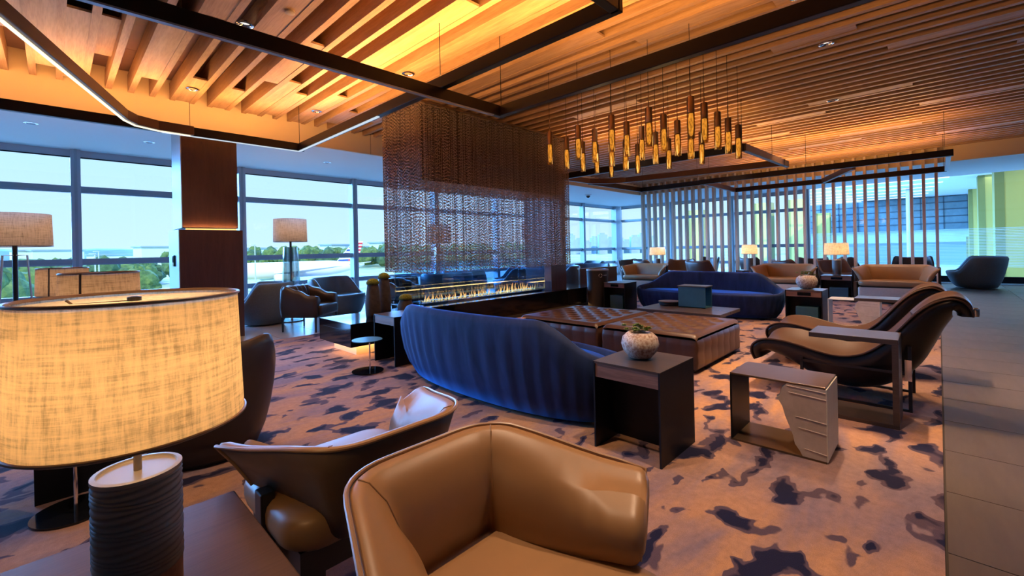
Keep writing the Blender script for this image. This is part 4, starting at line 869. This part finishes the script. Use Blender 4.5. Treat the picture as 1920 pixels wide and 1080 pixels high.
# ------------------------------------------------------------------ near lamp table and tables for the oval lamps
t=thing('lamp_table','dark brown wooden table under the big round lamp','side table',(-.62,.75,0)); obj('table_top',MB().box(0,1.0,0,.84,TZ-.03,TZ),ESP,t,bevel=.004); 
for x,y in ((.03,.03),(.93,.03),(.03,.77),(.93,.77)): obj('leg',MB().box(x,x+.04,y,y+.04,0,TZ-.03),BLACKLEG,t)
obj('shelf',MB().box(.04,.96,.04,.80,.16,.18),ESP,t)
dup(st,(LB[0]-.25,LB[1]-.23,0),0,'black side table under the farthest of the three big linen lamps')
# ------------------------------------------------------------------ other seats
egg=shell('egg_chair','rounded grey-blue swivel egg chair beside the veneered column','armchair',.46,.47,.78,.43,.42,GRYF,GRYF,2.1,.13,.11,.05,n=72,y0=-.72,y1=-.12,group='grey egg chairs')
egg.location=(2.72,9.15,0); egg.rotation_euler=(0,0,-1.85)
e2=dup(egg,(17.3,-.72,0),PI,'lone grey egg chair far off before the yellow fins'); e2.scale=(1.25,1.15,1.1)
tub=shell('tub_chair','charcoal leather tub chair rising behind the big round lampshade','armchair',.40,.38,.76,.50,.42,DKL,DKL,2.3,.10,.06,.03,n=64,y0=-.2,y1=.5,group=None,wing=.02)
tub.scale=(.94,.94,1); tub.location=(.69,3.50,0); tub.rotation_euler=(0,0,2.91)
dup(tub,(-.62,3.15,0),2.3,'charcoal leather tub chair cut by the photo edge, below the big lamp')
def leather_armchair(label,loc,rot,m=DKL,group=None):
    """faces -y"""
    t=thing('armchair',label,'armchair',loc,rot,group); w,d=.36,.33
    P=rpath([(-w,-d),(-w*.98,d),(w*.98,d),(w,-d)],.1); rings=[]; N=len(P)
    for i,(x,y) in enumerate(P):
        a=Vector(P[max(i-1,0)]); c=Vector(P[min(i+1,N-1)]); dd=(c-a).normalized(); nn=Vector((dd.y,-dd.x)); nn=-nn if nn.dot(Vector((x,y)))<0 else nn
        u=sst(-d,d*.9,y); h=.58+.17*u+.012*math.sin(i*1.3); sec=[(-.02,.24),(.0,.25),(.02,.42),(.0,h-.05),(-.03,h+.01),(-.10,h),(-.14,h-.06),(-.11,.45),(-.09,.26)]
        rings.append([(x+nn.x*o,y+nn.y*o,z) for o,z in sec])
    obj('shell',MB().loft(rings),m,t,'all'); s_=MB(); rbox(s_,-w+.07,w-.07,-d-.05,d-.1,.26,.44,.05,4,.04); obj('seat_cushion',s_,m,t,True)
    pc=MB()
    pc.loft([[(xx*(w-.1),d-.16-.07*math.sin(PI*v)*(1-abs(xx)**4)+.02*math.sin(xx*14),.44+.33*v) for xx in [k/10-1 for k in range(21)]]+[(xx*(w-.1),d-.04,.44+.33*v) for xx in [1-k/10 for k in range(21)]] for v in (0.02,.2,.4,.6,.8,.95)]); obj('back_cushion',pc,m,t,'all')
    for x,y in ((-w+.02,-d+.02),(w-.02,-d+.02),(-w+.05,d-.04),(w-.05,d-.04)): obj('leg',MB().loft([[(x+dx*.010,y+dy*.010,0) for dx,dy in ((-1,-1),(1,-1),(1,1),(-1,1))],[(x+dx*.014,y+dy*.014,.26) for dx,dy in ((-1,-1),(1,-1),(1,1),(-1,1))]]),BLACKLEG,t)
    return t
ar=leather_armchair('charcoal leather armchair on thin black legs beside the glass floor lamp',(3.06,7.86,0),math.radians(38),DKL,'loose leather armchairs at the window side')
dup(ar,(4.95,8.0,0),math.radians(20),'slate leather armchair behind the moss planters')
dup(ar,(5.55,8.9,0),math.radians(150),'slate leather armchair beyond the mesh curtain end')
big=shell('lounge_chair','broad slate lounge chair with its back to the glass, behind the armchair','armchair',.58,.46,.80,.45,.42,GRYL,GRYL,2.6,.08,.09,.02,n=72,y0=-.5,y1=.4,group='broad slate lounge chairs')
big.location=(4.15,9.15,0); big.rotation_euler=(0,0,.5)
for x,y,r_,l in ((6.3,8.2,2.6,'slate lounge chair seen through the near end of the fire glass'),(7.4,8.9,2.2,'slate lounge chair in the middle of the fire glass'),(8.6,8.3,-2.6,'slate lounge chair right of centre behind the flames'),(9.4,9.2,-2.2,'slate lounge chair deep behind the tallest flames'),(10.4,7.95,-2.4,'slate lounge chair before the last fire glass pane'),
        (11.8,7.95,-1.2,'pale blue lounge chair behind the bin'),(14.4,9.7,-2.0,'pale blue lounge chair close to the corner window'),(16.4,8.7,-.7,'pale blue lounge chair near the posts and corner window')): dup(big,(x,y,0),r_,l)
t=thing('glass_side_table','small square glass-topped table among the slate chairs','side table',(4.2,7.25,0)); obj('glass_top',MB().box(-.3,.3,-.25,.25,.43,.445),BLKG,t)
for x,y in ((-.29,-.24),(.27,-.24),(-.29,.22),(.27,.22)): obj('leg',MB().box(x,x+.02,y,y+.02,0,.43),ALUL,t)
obj('shelf',MB().box(-.27,.27,-.23,.23,.12,.14),BLK,t)
# litter bin
t=thing('recycling_bin','tapered grey litter bin with a white recycling ring, past the fireplace','bin',(8.34,5.44,0)); obj('body',MB().lathe([(.20,0),(.21,.01),(.235,.78),(.24,.80)],32),BIN,t,True); obj('rim',MB().lathe([(.242,.80),(.242,.83),(.19,.835),(.19,.815)],32),ALUL,t,True)
av=math.atan2(-5.24,-8.32)+.3
for k in range(3):
    pts=[]
    for q in range(7):
        b=2*PI*k/3+q*.26; yy=.036*math.cos(b); z_=.70+.036*math.sin(b); rr=.236; aa=av+yy/rr; pts.append((rr*math.cos(aa),rr*math.sin(aa),z_))
    obj('recycling_arrow',MB().tube(pts,.006,5),MARKW,t)
lt=MB()
for k in range(6):
    aa=av+(.075+k*.016)/.236; lt.box(.236*math.cos(aa)-.003,.236*math.cos(aa)+.003,.236*math.sin(aa)-.004,.236*math.sin(aa)+.004,.695,.695+(.018 if k%2 else .014))
obj('lettering',lt,MARKW,t)
# brown tub chairs and tables beyond / before the post screen
wt=shell('wing_tub_chair','brown leather tub chair behind the navy sofa, back turned','armchair',.40,.38,.84,.52,.43,TUBL,TUBL,2.5,.13,.06,.06,n=56,y0=-.1,y1=.6,wing=.04)
wt.location=(13.6,5.15,0); wt.rotation_euler=(0,0,-.3+PI/2)
for x,y,r_,l in ((14.45,6.15,-1.2,'brown tub chair with a high side behind the navy sofa'),(13.75,7.0,1.0,'brown tub chair beside the far window lamp'),(14.4,7.95,-.4,'brown tub chair at the very first oak post'),
        (14.3,2.98,.8,'dark tub chair between the drum lamp and the loveseat'),(14.5,1.95,-.7,'dark tub chair rising behind the middle loveseat'),(16.6,1.75,.4,'brown tub chair beyond the posts behind the round lamp'),(16.9,.55,-1.6,'brown tub chair beyond the last posts, nearest the lone egg chair'),
        (16.5,2.9,2.0,'dark tub chair beyond the posts in the middle'),(16.8,4.6,1.0,'dark tub chair beyond the posts behind the navy sofa'),(17.0,6.3,-2,'dark tub chair beyond the posts towards the window')): dup(wt,(x,y,0),r_,l)
t=thing('cafe_table','low dark table among the chairs beyond the posts','table',(16.5,1.15,0)); obj('table_top',MB().box(-.4,.4,-.35,.35,.60,.63),DARKTOP,t); obj('pedestal',MB().lathe([(.2,0),(.2,.02),(.03,.03),(.03,.6)],16),BLACKLEG,t,True)
t=thing('room_divider','low brown divider panel behind the bin','divider',(9.6,6.8,0),-.1); obj('panel',MB().box(0,1.6,0,.05,.05,.74),TUBL,t); obj('cap_rail',MB().box(-.02,1.62,-.015,.065,.74,.765),BRONZE,t); [obj('foot',MB().box(q,q+.05,-.05,.1,0,.05),BLACKLEG,t) for q in (.1,1.4)]
